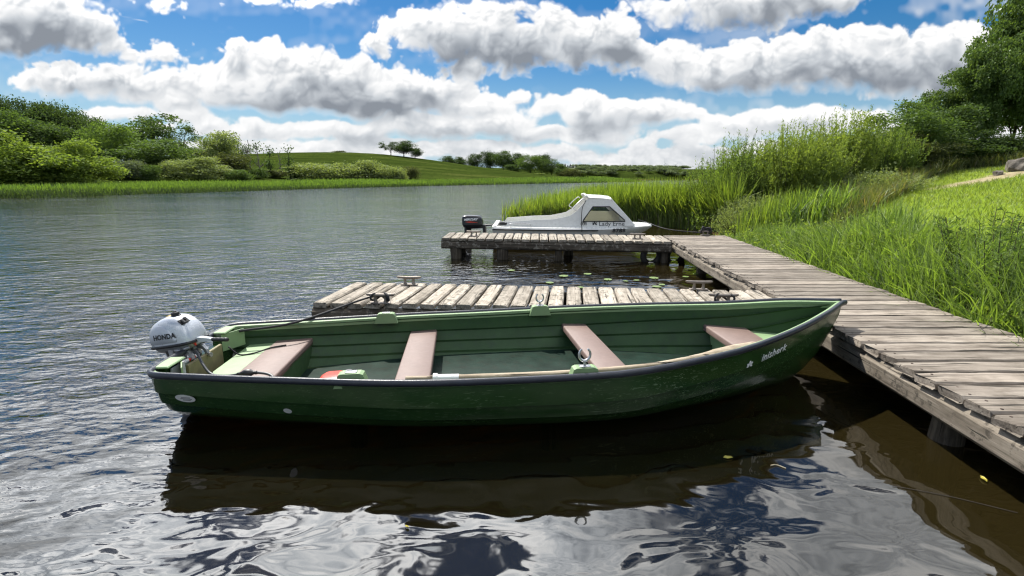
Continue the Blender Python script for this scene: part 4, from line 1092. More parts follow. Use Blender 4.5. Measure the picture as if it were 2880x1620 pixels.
t = NT('translucent_lining'); d_ = t.n('ShaderNodeBsdfDiffuse'); d_.inputs[0].default_value = (.82, .77, .64, 1); tl_ = t.n('ShaderNodeBsdfTranslucent'); tl_.inputs[0].default_value = (.82, .77, .64, 1)
mx = t.n('ShaderNodeMixShader'); mx.inputs[0].default_value = .75; t.l(d_.outputs[0], mx.inputs[1]); t.l(tl_.outputs[0], mx.inputs[2])
m = MB(); m.box((.86, .46, .66), (.95, .012, .26)); m.build('inner_lining', t.done(mx.outputs[0]), cb)
# windscreen: pillars and a clear pane down to the foredeck
m = MB()
for y0, y1 in ((-.45, -.60), (.45, .60), (0, 0)): m.tube([(.63+CS, y0, ZR-.03), (1.12+CS, y1*.9, .545)], .022, 6)
m.tube([(1.12+CS, -.54, .55), (1.16+CS, 0, .57), (1.12+CS, .54, .55)], .022, 6); m.build('windscreen_frame', M_GEL, cb)
m = MB(); m.prism([(.63+CS, -.44, ZR-.04), (.63+CS, .44, ZR-.04), (1.11+CS, .53, .56), (1.11+CS, -.53, .56)], (0, 0, 0), (.005, 0, .003)); m.build('windscreen', M_GLASS, cb)
for s in (-1, 1):
    for q in ([(-1.12, s*.70, .52), (-1.12, s*.70, .585), (-.75, s*.70, .59), (-.70, s*.70, .52)], [(-.10+CS, s*.56, .87), (-.16+CS, s*.56, .93), (.02+CS, s*.50, 1.12), (.08+CS, s*.5, 1.10)]):
        m = MB(); m.tube(curve(q, 14), .010, 6); m.build('handrail', M_STEEL, cb, smooth=True)
m = MB(); m.tube(curve([(.10+CS, -.50, 1.10), (.02+CS, -.58, .93), (.0+CS, -.66, .7), (.0+CS, -.785, .5), (.0+CS, -.80, .42)], 14), .008, 6); m.build('tie_rope', M_ROPE, cb, smooth=True)
# name and number on the near side
def cside(x, z): 
    return Vector((x, -yy(z)-.004, z))
exv, eyv = Vector((1, 0, 0)), Vector((0, (.63-.45)/.66*1.0, 1)).normalized()
letters('Lady Erne', .135, frame3(None, exv, eyv, cside(.64+CS, .575)), paint('slate_letters', (.03, .033, .04), .5, .02), ch, bold=.0005)
leaf_emblem(frame3(None, exv, eyv, cside(.285+CS, .575)), .062, M_LETB, ch)
m = MB()
for r0 in (.062, .045): m.tube([cside(.055+CS, .575)+Vector((r0*math.cos(a), -.002, r0*math.sin(a))) for a in np.linspace(0, 2*PI, 20, endpoint=False)], .004, 5, loop=True)
m.tube([cside(.055+CS, .575)+Vector((.022*math.cos(a), -.002, .028*math.sin(a))) for a in np.linspace(0, 2*PI, 12, endpoint=False)], .007, 5, loop=True)
m.build('round_crest', M_LETB, ch)
letters('8788', .115, frame3(None, (1, .22, 0), (0, 0, 1), (1.14, -(cw(1.14)*1.03)-.012, .435)), M_LETB, ch, bold=.003, xs=1.15, spacing=1.1)
# its black outboard
mp = Vector((-1.50-.62, 0, .50)); ob_loc = cb.matrix_basis @ mp
om = empty('outboard_motor', Matrix.Translation(cb.location) @ Matrix.Rotation(-.03, 4, 'Z') @ mp, (0, R(-2), -.03), 'black outboard motor with white lettering on the stern of the white cabin boat', 'outboard motor'); om.scale = (1.15, 1.15, 1.1)
P2 = refine([(-.235, 0, .15, .10), (-.225, 0, .185, .13), (-.17, 0, .205, .145), (0, 0, .20, .15), (.10, 0, .19, .145), (.16, 0, .16, .125), (.19, 0, .09, .10)], 3)
m = MB(); m.loft(cowl_rings(P2, 20, 4, 5)); M_BCOWL = paint('black_cowl', (.016, .017, .020), .22, .1, 10); c2_ = m.build('cowling', M_BCOWL, om, smooth=True, angle=35)
m = MB(); m.loft([[Vector((p[0]*k, q*p[3]*k, z)) for p, q in [(p, 1) for p in P2[::2]]+[(p, -1) for p in P2[::-2]]] for z, k in ((-.003, .97), (-.05, .9), (-.09, .6))]); m.build('lower_cowl', M_BCOWL, om, smooth=True, angle=40)
me = text_mesh('MERCURY', .062, .001, bold=.0025, shear=.35)
for v in me.vertices:
    x, z = v.co.x-.05, v.co.y+.115; v.co = Vector((x, -(side_y(P2, x, z, 4, 5)+.002+v.co.z), z))
me.materials.clear(); link('lettering', me, M_LETW, c2_)
m = MB(); m.prism([Vector((x, -(side_y(P2, x, z, 4, 5)+.003), z)) for x, z in ((-.17, .07), (-.05, .075), (.06, .055), (.10, .045), (-.08, .048))], (0, 0, 0), (0, -.002, 0)); m.build('red_stripe', M_RED, c2_)
m = MB(); m.box((.12, 0, -.06), (.2, .2, .06), bev=.01); m.box((.22, 0, -.12), (.06, .24, .22), bev=.01); m.tube([(.18, -.05, -.03), (.45, -.06, -.02)], .018, 8); m.build('bracket', M_BLACK, om)
loop_leg(om, M_BLACK, 1.1)
sc_ = Matrix.Translation(cb.location) @ Matrix.Rotation(-.03, 4, 'Z')
rope('rope_coil', 'frayed rope coiled on the stern corner of the white boat', [sc_ @ (Vector((-1.36, -.62, .55))+Vector((.09*math.cos(a)+.02*math.sin(3*a), .05*math.sin(a), .002*a))) for a in np.linspace(0, 7*PI, 50)], .014, 130)
rope('bow_line', 'dark line from the white boat bow to the walkway end', [sc_ @ Vector((1.80, -.10, .62)), sc_ @ Vector((1.95, -.25, .58)), Vector((3.4, 10.9, .50)), Vector(c7)+Vector((-.06, .02, .05))], .010, 40)
# tyre fenders under the corner of the far jetty
M_TYRE = paint('tyre_rubber', (.014, .014, .014), .7, .3, 20, 0, .4)
for p, lab in (((2.72, 9.62, .12), 'black tyre fender hanging left of the post under the jetty corner'), ((3.22, 9.75, .10), 'black tyre fender hanging right of the post under the jetty corner')):
    m = MB(); m.tube([(.17*math.cos(a), 0, .17*math.sin(a)) for a in np.linspace(0, 2*PI, 24, endpoint=False)], [(.055, .062)]*24, 12, loop=True)
    o = m.build('tyre_fender', M_TYRE, smooth=True); o.location = p; o.rotation_euler = (R(8), 0, R(12)); tag(o, lab, 'tyre', 'tyre fenders under the far jetty')
# ---------------------------------------------------------------- growing things
def G(xd, yd):
    """the spot of ground seen at a chart position"""
    x, y = (xd*K-1440)/FOC, (yd*K-810)/FOC
    t = np.geomspace(2.5, 600, 6000)
    px, py, pz = x*t, t*(CP-y*SP), CAM_H-t*(SP+y*CP)
    g = np.maximum(ground(px, py), 0)
    k = np.argmax(pz < g)
    return Vector((px[k], py[k], g[k]))
def unit(v): return v/np.maximum(np.linalg.norm(v, axis=1, keepdims=True), 1e-9)
def leaf_quads(P, size, aspect, tint, r, along=None, spread=1.0):
    """one four-cornered leaf per point"""
    n = len(P)
    a = unit(r.normal(size=(n, 3)))
    if along is not None: a = unit(along+a*spread)
    b = unit(np.cross(a, r.normal(size=(n, 3))))
    s = (np.asarray(size)*np.ones(n))[:, None]
    fold = np.cross(a, b)*s*.08
    V = np.stack([P-a*s*.5, P+b*s*aspect*.5+fold, P+a*s*.5, P-b*s*aspect*.5+fold], 1).reshape(-1, 3)
    F = np.arange(4*n).reshape(n, 4)
    return V, F, np.repeat(np.clip(tint, 0, 1), 4)
def crown_mesh(name, seed, n, leaf, nl=16, rl=(.15, .27), spread=.33, zc=.55, zr=.34, dense=.5, gaps=0.0, aspect=.62, floor=0.0, clump=22, cs=.055):
    """a crown one unit wide and high: lobes, each of leafy clumps, with gaps between"""
    r = np.random.default_rng(seed)
    u = unit(r.normal(size=(nl, 3)))*(r.random((nl, 1))**.45)
    C = u*np.array([spread, spread, zr])+np.array([0, 0, zc])
    rad = r.uniform(*rl, nl)*(1-.25*np.clip((C[:, 2]-zc)/zr, 0, 1))
    cc = unit(r.normal(size=(nl*clump, 3))+np.array([0, 0, .25]))
    li = np.repeat(np.arange(nl), clump)
    K_ = C[li]+cc*rad[li][:, None]*(dense+(1-dense)*r.random((len(li), 1)))*np.array([1, 1, .86])
    keep = r.random(len(li)) > gaps; K_, li = K_[keep], li[keep]
    kt = np.clip(r.normal(.45, .2, len(K_)), 0, 1)
    q = r.integers(0, len(K_), n)
    P = K_[q]+r.normal(size=(n, 3))*cs*np.array([1, 1, .6])
    ok = P[:, 2] > floor+r.random(n)*.03; P, q = P[ok], q[ok]
    tint = .55*kt[q]+.45*r.random(len(q))
    V, F, T = leaf_quads(P, leaf*r.uniform(.6, 1.25, len(P)), aspect, tint, r)
    me = np_mesh(name, V, F, {'tint': T})
    return me, C, rad
def trunk_mesh(name, C, seed, h0=0.0, thick=.03, nb=8, top=.72):
    r = random.Random(seed); m = MB()
    spine = [Vector((r.uniform(-.015, .015)*k, r.uniform(-.015, .015)*k, top*k/6)) for k in range(7)]
    m.tube(spine, [thick*(1.35 if k == 0 else 1-.13*k) for k in range(7)], 8)
    for k in range(min(nb, len(C))):
        c = Vector(C[k]); f = r.uniform(.3, .75); a = spine[min(5, int(f*6))]
        mid = a.lerp(c, .5)+Vector((0, 0, .04)); pts = curve([a, mid, c], 6)
        m.tube(pts, [thick*.42*(1-.13*j) for j in range(7)], 5)
    me = bpy.data.meshes.new(name); me.from_pydata(m.v, [], m.f); me.update()
    me.polygons.foreach_set('use_smooth', np.ones(len(me.polygons), bool)); return me
def bark(name, a, b):
    t = NT(name); co = t.coord('Object')
    return t.done(t.principled(t.ramp(t.noise(t.mapping(co, (8, 8, 2)), 2, 5, .7), [(.3, a), (.7, b)]), .9, spec=.1))
M_BARK = bark('bark', (.035, .028, .02), (.10, .085, .065)); M_DEAD = bark('dead_wood', (.13, .115, .10), (.30, .27, .24))
L_DARK = leafmat('dark_leaves', (.022,.050,.012), (.075,.125,.034), tr=.36)
L_OAK = leafmat('oak_leaves', (.034,.074,.016), (.105,.170,.042), tr=.38)
L_MID = leafmat('mid_leaves', (.045,.095,.016), (.130,.210,.045), tr=.42)
L_FRESH = leafmat('fresh_leaves', (.060,.120,.016), (.165,.265,.045), tr=.45)
L_YELL = leafmat('lime_leaves', (.085,.150,.014), (.245,.335,.045), tr=.48)
L_GREY = leafmat('grey_leaves', (0.057, 0.090, 0.046), (0.172, 0.213, 0.127), tr=.35)
L_SAGE = leafmat('sage_leaves', (.105,.155,.045), (.310,.375,.135), tr=.42)
L_OLIVE = leafmat('olive_leaves', (.055, .075, .018), (.125, .145, .045), tr=.38)
L_FAR = leafmat('far_leaves', (.075,.115,.055), (.190,.245,.120), tr=.3)
L_WILL = leafmat('willow_leaves', (.068,.130,.015), (.220,.320,.055), tr=.50)
L_WILY = leafmat('yellow_willow_leaves', (.092,.158,.015), (.285,.370,.055), tr=.52)
L_REED = leafmat('reed_blades', (.085,.150,.012), (.275,.370,.035), (1.18, 1.25, .32), tr=.5, tipcol=(.26, .27, .08))
L_RUSH = leafmat('rush_blades', (.022, .046, .012), (.062, .100, .030), tr=.4)
L_FRNG = leafmat('far_reed_blades', (.060,.120,.018), (.165,.260,.045), (1.15, 1.25, .32), tr=.5)
L_TAN = leafmat('dry_stems', (.10, .085, .045), (.26, .22, .13), (1.1, 1.0, .7), tr=.3)
L_GRASS = leafmat('bank_grass_blades', (.045,.095,.012), (.275,.385,.058), (1.12, 1.25, .35), tr=.5, tipcol=(.27, .25, .11))
L_LAWN = leafmat('lawn_blades', (.120,.185,.015), (.300,.360,.050), (1.15, 1.2, .32), tr=.48, tipcol=(.26, .25, .09))
L_MEAD = leafmat('meadow_blades', (.070,.110,.020), (.190,.230,.055), (1.3, 1.15, .4), tr=.46, tipcol=(.27, .21, .13))
# crowns one unit high, reused at many sizes
PROTO, EXT = {}, {}
def extent(me):
    v = np.empty(len(me.vertices)*3, np.float32); me.vertices.foreach_get('co', v); v = v.reshape(-1, 3)
    return np.percentile(v[:, 0], 98.5)-np.percentile(v[:, 0], 1.5), np.percentile(v[:, 2], 99.3)
def proto(key, *a, **k):
    tk = dict(thick=k.pop('thick', .028), nb=k.pop('nb', 8), top=k.pop('top', .7))
    me, C, rad = crown_mesh('crown', *a, **k); PROTO[key] = (me, trunk_mesh('trunk', C, a[0], **tk)); EXT[key] = extent(me)
for q in range(4): proto(f'tree{q}', 11+q, 10500, .033, nl=26, rl=(.14,.24), spread=.37, zc=.50, zr=.42, floor=.01)
for q in range(2): proto(f'oak{q}', 31+q, 3000, .036, nl=26, rl=(.09, .15), spread=.42, zc=.60, zr=.34, gaps=.42, floor=.12, clump=12, cs=.04, thick=.024, nb=22, top=.8)
for q in range(3): proto(f'bush{q}', 41+q, 9000, .044, nl=24, rl=(.18, .28), spread=.36, zc=.34, zr=.40, thick=.02, nb=6, top=.4)
for q in range(2): proto(f'fine{q}', 51+q, 17000, .030, nl=34, rl=(.13, .22), spread=.40, zc=.36, zr=.44, clump=30, cs=.04, thick=.014, nb=12, top=.5)
for q in range(2): proto(f'small{q}', 61+q, 1500, .075, nl=12, rl=(.17, .27), spread=.34, zc=.48, zr=.4, cs=.06, nb=3)
def place(name, key, xd, top, wd, Y, mat, label, cat='tree', group=None, rot=None, depth=1.0, bare=0.0, sink=.0):
    p = D(xd, 440, Y); g = gz(p.x, Y); z1 = D(xd, top, Y).z
    h = max(z1-g, .5)+sink; w = wd*K/FOC*Y
    r = empty(name, (p.x, Y, g-sink), (0, 0, rot if rot is not None else random.uniform(0, 6.28)), label, cat, group)
    cm, tm = PROTO[key]
    t_ = link('trunk', tm, None, r); ew, eh = EXT.get(key, (1, 1)); t_.scale = (w*.8, w*.8, h/eh)
    c_ = link('crown', cm, None, r); c_.scale = (w/ew, w/ew*depth, h/eh)
    for o, mt_ in ((t_, M_BARK), (c_, mat)):
        if not o.data.materials: o.data.materials.append(None)
        o.material_slots[0].link = 'OBJECT'; o.material_slots[0].material = mt_
    return r
WL = 'trees of the wood across the lake'; BL_ = 'bushes along the far shore'
for a in (
 ('broadleaf_tree', 'tree0', 8, 240, 95, 92, L_DARK, 'dark tree highest on the wooded rise at the far shore'),
 ('broadleaf_tree', 'tree1', 46, 257, 95, 98, L_DARK, 'dark tree just right of the highest treetop across the lake'),
 ('broadleaf_tree', 'tree2', 98, 256, 120, 100, L_DARK, 'broad dark treetop in the middle of the wooded ridge'),
 ('broadleaf_tree', 'tree3', 152, 262, 105, 101, L_OAK, 'rounded dark tree where the wooded ridge starts to fall'),
 ('broadleaf_tree', 'tree0', 203, 284, 95, 102, L_DARK, 'dark tree on the falling end of the wooded ridge'),
 ('broadleaf_tree', 'tree2', 252, 296, 85, 102, L_OAK, 'last dark tree of the ridge, left of the fresh green tree'),
 ('broadleaf_tree', 'tree1', 16, 276, 130, 80, L_MID, 'mid green tree rising behind the lime green bush at the shore'),
 ('broadleaf_tree', 'tree3', 122, 304, 130, 84, L_OAK, 'low dark tree behind the gap between the two lime bushes'),
 ('broadleaf_tree', 'tree1', 214, 326, 105, 87, L_DARK, 'dark shaded tree behind the right lime bush'),
 ('broadleaf_tree', 'tree3', 258, 372, 62, 80, L_DARK, 'small very dark tree filling the gap right of the lime bushes'),
 ('broadleaf_tree', 'tree0', 322, 324, 80, 103, L_DARK, 'dark treetop peeping over the fresh green round tree'),
 ('broadleaf_tree', 'tree2', 300, 313, 108, 84, L_FRESH, 'fresh green round tree standing left of the tall open oak'),
 ('broadleaf_tree', 'tree0', 385, 352, 170, 83, L_MID, 'broad mid green tree below the tall open oak'),
 ('oak_tree', 'oak0', 405, 288, 130, 96, L_OAK, 'tall open oak with sky showing through its crown'),
 ('oak_tree', 'oak1', 466, 318, 80, 97, L_OAK, 'leaning open oak with bare limbs, right of the tallest oak'),
 ('broadleaf_tree', 'tree3', 480, 372, 80, 92, L_MID, 'small green tree under the leaning open oak'),
 ('broadleaf_tree', 'tree1', 558, 335, 118, 93, L_SAGE, 'grey green rounded tree beside the dead snags'),
 ('broadleaf_tree', 'tree2', 596, 350, 60, 98, L_OAK, 'narrow dark tree on the right flank of the grey green tree'),
): place(*a, group=WL)
for a in (
 ('bush', 'fine0', 55, 340, 262, 51, L_YELL, 'largest lime green bush at the far shore', BL_),
 ('bush', 'fine1', 190, 358, 172, 54, L_YELL, 'lime green bush with stems showing, second largest on the far shore', BL_),
 ('bush', 'bush0', 284, 420, 46, 71, L_MID, 'small green bush at the foot of the fresh green tree', BL_),
 ('bush', 'bush1', 324, 404, 66, 72, L_GREY, 'silvery grey green willow bush', BL_),
 ('bush', 'bush2', 372, 416, 54, 73, L_MID, 'small dark green bush right of the silvery willow bush', BL_),
 ('bush', 'bush0', 436, 411, 60, 81, L_SAGE, 'pale bush tucked behind the left side of the big dome bush', BL_),
 ('bush', 'fine1', 502, 398, 136, 78, L_SAGE, 'big pale green dome shaped bush', BL_),
 ('bush', 'bush1', 583, 387, 84, 88, L_OLIVE, 'dull olive dome bush behind the big pale dome', BL_),
 ('bush', 'bush2', 596, 428, 60, 80, L_MID, 'low dark green bush at the right foot of the dome bushes', BL_),
 ('bush', 'bush0', 640, 424, 56, 90, L_MID, 'bush at the foot of the dead snags', BL_),
 ('bush', 'bush1', 692, 428, 60, 96, L_OLIVE, 'dull bush between the two groups of dead snags', BL_),
 ('bush', 'bush2', 742, 418, 30, 96, L_DARK, 'narrow dark ivy bush left of the pale hillside bush', BL_),
 ('bush', 'bush0', 793, 411, 112, 97, L_SAGE, 'pale rounded bush at the foot of the grassy hill', BL_),
 ('bush', 'bush1', 884, 411, 82, 101, L_SAGE, 'left bush of the three pale bushes growing together', BL_),
 ('bush', 'bush2', 938, 405, 86, 104, L_SAGE, 'middle and tallest of the three pale bushes growing together', BL_),
 ('bush', 'bush0', 982, 417, 66, 102, L_SAGE, 'right bush of the three pale bushes growing together', BL_),
 ('bush', 'bush1', 1030, 420, 44, 112, L_OLIVE, 'olive bush standing alone right of the three pale bushes', BL_),
 ('bush', 'small0', 1359, 440, 22, 170, L_SAGE, 'small pale bush low on the shore below the far wood', BL_),
): place(*a[:8], cat='bush', group=a[8])
HT = 'trees on the grassy hill'
place('bush', 'small0', 857, 379, 34, 190, L_OLIVE, 'low round thorn bush alone on the hill crest', 'bush')
place('oak_tree', 'oak1', 986, 356, 50, 183, L_DARK, 'open airy tree, left of the three on the hill', group=HT)
place('broadleaf_tree', 'tree0', 1018, 355, 52, 181, L_DARK, 'dense dark tree in the middle of the three on the hill', group=HT)
place('broadleaf_tree', 'tree2', 1046, 373, 30, 179, L_DARK, 'smallest tree, right of the three on the hill', group=HT)
BW = 'trees of the wood behind the hill'
for k, (xd, top, wd, Y, mt_, lab) in enumerate((
 (1132, 393, 42, 238, L_DARK, 'low tree at the left end of the wood behind the hill'), (1160, 395, 36, 240, L_DARK, 'second low tree at the left end of the wood behind the hill'),
 (1200, 388, 40, 236, L_DARK, 'tree standing between the low trees and the dense wood behind the hill'), (1234, 382, 48, 232, L_DARK, 'tallest dark tree of the wood behind the hill'),
 (1266, 381, 52, 228, L_OAK, 'broad dark tree right of the tallest one behind the hill'), (1296, 386, 44, 226, L_DARK, 'dark tree left of the lighter green one behind the hill'),
 (1334, 391, 56, 215, L_MID, 'lighter green tree in the wood behind the hill'), (1362, 390, 42, 222, L_DARK, 'dark tree right of the lighter green one behind the hill'),
 (1387, 401, 44, 216, L_OAK, 'tree on the falling right side of the wood behind the hill'), (1412, 413, 44, 210, L_OAK, 'lower tree near the right end of the wood behind the hill'),
 (1438, 425, 42, 206, L_OLIVE, 'lowest tree closing the right end of the wood behind the hill'), (1284, 414, 30, 188, L_OAK, 'small round thorn tree on the hill in front of the wood'))):
    place('broadleaf_tree', f'tree{k % 4}', xd, top, wd, Y, mt_, lab, group=BW)
# far conifers
def conifer_mesh():
    r = np.random.default_rng(5); n = 900; z = r.random(n)**.8; a = r.uniform(0, 6.28, n); rad = (1-z)*.5*(.5+.5*r.random(n))
    P = np.stack([rad*np.cos(a), rad*np.sin(a), z*.98+.02], 1); V, F, T = leaf_quads(P, .09, .5, r.random(n), r)
    return np_mesh('crown', V, F, {'tint': T})
PROTO['conifer'] = (conifer_mesh(), trunk_mesh('trunk', [], 3, thick=.03, nb=0, top=.9))
L_CON = leafmat('conifer_needles', (.012, .026, .012), (.035, .055, .024), tr=.2)
for xd, top in ((1415, 414), (1421, 411), (1428, 415), (1434, 412), (1441, 416), (1450, 417), (1458, 415), (1466, 418), (1473, 416), (1585, 414)):
    place('conifer_tree', 'conifer', xd, top, 9, 330, L_CON, 'lone dark conifer rising from the far wood' if xd == 1585 else 'tiny dark conifer in the row above the far wood', 'tree', None if xd == 1585 else 'conifers above the far wood')
# far-off wood: reads as one mass
r = np.random.default_rng(77); Vs, Fs, Ts, b = [], [], [], 0
me0 = [PROTO['small0'][0], PROTO['small1'][0]]; base = []
for q in me0:
    v = np.empty(len(q.vertices)*3, np.float32); q.vertices.foreach_get('co', v); tt = np.empty(len(q.vertices), np.float32); q.attributes['tint'].data.foreach_get('value', tt); base.append((v.reshape(-1, 3), tt))
for k in range(100):
    row = k % 3; Y = (276, 300, 330)[row]+r.uniform(-6, 6); xd = r.uniform(1440, 1725); X = D(xd, 440, Y).x
    top = (438, 428, 421)[row]+r.uniform(-4, 4); g = gz(X, Y); h = max(D(xd, top, Y).z-g, 2)*1.22; w = (26, 28, 30)[row]*K/FOC*Y*r.uniform(.8, 1.25)
    v, tt = base[k % 2]; Vs.append(v*np.array([w, w, h])+np.array([X, Y, g])); Ts.append(np.clip(tt*.7+r.uniform(-.1, .4), 0, 1)); Fs.append(np.arange(len(v)).reshape(-1, 4)+b); b += len(v)
wood_ = link('woodland', np_mesh('woodland', np.concatenate(Vs), np.concatenate(Fs), {'tint': np.concatenate(Ts)}), L_FAR)
tag(wood_, 'distant green wood closing the far end of the lake', 'woodland', kind='stuff')
# dead snags
def snag(xd, top, Y, label, seed, tuft=0.0, spread=.22):
    p = D(xd, 440, Y); g = gz(p.x, Y); h = D(xd, top, Y).z-g; rr = random.Random(seed)
    o = empty('dead_tree', (p.x, Y, g), (0, 0, 0), label, 'dead tree', 'dead snags at the far shore'); m = MB()
    sp = [Vector((rr.uniform(-.03, .03)*h, rr.uniform(-.03, .03)*h, h*k/6)) for k in range(7)]
    m.tube(sp, [.017*h*(1-.12*k)+.02 for k in range(7)], 6)
    tips = [sp[-1]]
    for k in range(9):
        a = rr.uniform(0, 6.28); f = rr.uniform(.35, .98); s0 = sp[int(f*6)]; L = h*spread*rr.uniform(.5, 1.3)*(1.3-f)
        e = s0+Vector((math.cos(a), math.sin(a)*.5, rr.uniform(.3, 1.0)))*L; md = s0.lerp(e, .5)+Vector((0, 0, -.06*L))
        m.tube([s0, md, e], [.055, .045, .03], 4); tips.append(e)
        for j in range(2): m.tube([md, md+Vector((rr.uniform(-.5, .5), rr.uniform(-.3, .3), rr.uniform(.1, .6)))*L], [.035, .02], 4)
    m.build('trunk', M_DEAD if tuft < .5 else M_BARK, o)
    if tuft > 0:
        r = np.random.default_rng(seed); n = int(500*tuft)
        T0 = np.array([tuple(t) for t in tips[:6]]); P = T0[r.integers(0, len(T0), n)]+r.normal(size=(n, 3))*np.array([.5, .5, .35])
        V, F, T = leaf_quads(P, .34, .6, r.random(n), r); link('crown', np_mesh('crown', V, F, {'tint': T}), L_OAK, o)
snag(632, 352, 92, 'pale dead snag, leftmost of the bare trees', 1); snag(653, 362, 91, 'forked dead snag with bare twigs beside the leftmost one', 2, .35)
snag(682, 377, 96, 'slim pole tree with a leafy tuft, left of its group', 3, .8, .12); snag(706, 383, 97, 'bare pole snag in the middle of the slim group', 4, .1, .14); snag(729, 377, 97, 'slim pole tree with a leafy tuft, right of its group', 5, .8, .1)
# wind turbines on the far ridge
M_TUR = paint('turbine_white', (.7, .7, .7), .5, .02)
for k, (xd, yt) in enumerate(((1634, 415), (1655, 416), (1672, 411), (1699, 415))):
    Y = 4900; p = D(xd, yt, Y); zb = 70; hub = p.z
    o = empty('wind_turbine', (p.x, Y, zb), (0, 0, 0), ('tiny wind turbine, leftmost on the far ridge', 'tiny wind turbine, second from the left on the far ridge', 'tallest looking tiny wind turbine on the far ridge', 'tiny wind turbine, rightmost on the far ridge')[k], 'wind turbine', 'wind turbines on the far ridge')
    m = MB(); m.tube([(0, 0, 0), (0, 0, hub-zb)], [2.6, 1.6], 8); m.build('tower', M_TUR, o)
    m = MB(); m.box((0, 0, hub-zb+1.5), (4, 9, 4), bev=.5); m.build('nacelle', M_TUR, o)
    for j in range(3):
        a = j*2*PI/3+k; m = MB(); d = Vector((math.sin(a), 0, math.cos(a)))
        m.tube([Vector((0, -6, hub-zb+1.5))+d*q for q in (0, 6, 20, 34)], [1.2, 1.7, 1.1, .4], 5); m.build('blade', M_TUR, o)

# ---- blades: reeds, rushes, grass
def blades(P, h, w, lean, bend, r, segs=4, tint=None, face=None):
    n = len(P); h = np.asarray(h)*np.ones(n); w = np.asarray(w)*np.ones(n)
    az = r.uniform(0, 2*PI, n); ln = np.stack([np.cos(az), np.sin(az)], 1)
    fz = r.uniform(0, PI, n) if face is None else face
    side = np.stack([np.cos(fz), np.sin(fz), 0*fz], 1)
    lean_ = r.random(n)*lean; bend_ = r.random(n)**1.5*bend
    V = np.zeros((n, segs+1, 2, 3))
    for k in range(segs+1):
        t = k/segs
        off = ln*(h*(lean_*t+bend_*t*t))[:, None]
        z = h*(t-.42*bend_*t*t*t)
        c = P+np.concatenate([off, z[:, None]], 1)
        ww = w*(1-t**2.2)*.5*(1 if k else .8)+.0004
        V[:, k, 0] = c-side*ww[:, None]; V[:, k, 1] = c+side*ww[:, None]
    idx = np.arange(n)[:, None]*(2*(segs+1)); F = []
    for k in range(segs): F.append(np.concatenate([idx+2*k, idx+2*k+1, idx+2*k+3, idx+2*k+2], 1))
    tint = r.random(n) if tint is None else tint
    return V.reshape(-1, 3), np.concatenate(F), np.repeat(tint, 2*(segs+1))
def stuff(name, parts, mat, label, cat):
    b = 0; Vs, Fs, Ts = [], [], []
    for V, F, T in parts: Vs.append(V); Fs.append(F+b); Ts.append(T); b += len(V)
    return tag(link(name, np_mesh(name, np.concatenate(Vs), np.concatenate(Fs), {'tint': np.concatenate(Ts)}), mat), label, cat, kind='stuff')
def on_ground(x, y, lift=0.0): return np.stack([x, y, np.maximum(ground(x, y), -.02)+lift], 1)
# far shore reed belt
r = np.random.default_rng(21); n = 46000
Yq = 38+(180-38)*r.random(n)**1.3; d_ = r.uniform(-1.6, 9.5, n)*(.55+.45*np.clip((Yq-38)/60, 0, 1)); Xq = np.interp(Yq, LY, LX)-d_/.8
patch = vnoise(Xq+900, Yq+900, 7, 90)
P = on_ground(Xq, Yq); fr = np.clip((d_+1.6)/2.2, .45, 1)
V = blades(P, r.uniform(.55, 1.05, n)*fr*(.85+.3*patch), .10*(.6+Yq/120), .25, .35, r, 3, np.clip(r.random(n)*.7+patch*.4-.1, 0, .84))
stuff('far_reeds', [V], L_FRNG, 'belt of bright green reeds along the far shore', 'reeds')
n = 16000; Yq = 36+140*r.random(n)**2.2; d_ = r.uniform(-3.4, .9, n)*np.interp(Yq, [36, 60, 110], [1, .8, .55]); Xq = np.interp(Yq, LY, LX)-d_/.8; P = on_ground(Xq, Yq); P[:, 2] = np.maximum(P[:, 2], -.02)
stuff('rushes', [blades(P, r.uniform(.35, .9, n)*np.clip((d_+3.4)/2, .3, 1)*np.interp(Yq, [36, 55, 110], [1, .8, .62]), .06*(.6+Yq/100), .4, .5, r, 3)], L_RUSH, 'dark wind bent rushes along the far water edge', 'rushes')
# near reed bed, beyond the white boat
fx = np.array([-.45, 1.0, 2.37, 4.45, 5.6, 6.0, 6.4]); fy = np.array([18.9, 18.6, 18.3, 17.6, 15.8, 14.3, 13.0])
r = np.random.default_rng(22); n = 12500
xq = -.5+6.7*r.random(n)**.62; dep = r.random(n); yq = np.interp(xq, fx, fy)+dep*np.interp(xq, [-.5, 1, 3, 5, 6.4], [.8, 2.2, 3.6, 2.4, 1.0])
dens = np.interp(xq, [-.5, .2, 1.5, 3], [.05, .14, .45, .95]); ok = r.random(n) < dens; xq, yq, dep = xq[ok], yq[ok], dep[ok]
hh = np.interp(xq, [-.5, .5, 2, 4, 6, 8], [.75, .95, 1.15, 1.40, 1.55, 1.6])*r.uniform(.55, 1.16, len(xq))
P = on_ground(xq, yq); P[:, 2] = np.maximum(P[:, 2], -.02)
S1 = blades(P, hh, .034, .13, .22, r, 4, np.clip(r.random(len(xq))*.9, 0, .9))
P2_ = np.repeat(P, 2, 0)+r.normal(size=(2*len(P), 3))*np.array([.02, .02, 0]); h2 = np.repeat(hh, 2)*r.uniform(.5, .8, 2*len(P))
P2_[:, 2] += h2*.35
S2 = blades(P2_, h2*.75, .030, .5, .55, r, 3)
stuff('reeds', [S1, S2], L_REED, 'bright green reed bed growing in the water behind the white boat', 'reeds')
n = 5200; xq = -.4+6.6*r.random(n)**.7; yq = np.interp(xq, fx, fy)+r.random(n)*1.6; ok = r.random(n) < np.interp(xq, [-.5, 1, 3], [.1, .5, 1]); xq, yq = xq[ok], yq[ok]; P = on_ground(xq, yq); P[:, 2] = np.maximum(P[:, 2], -.02)
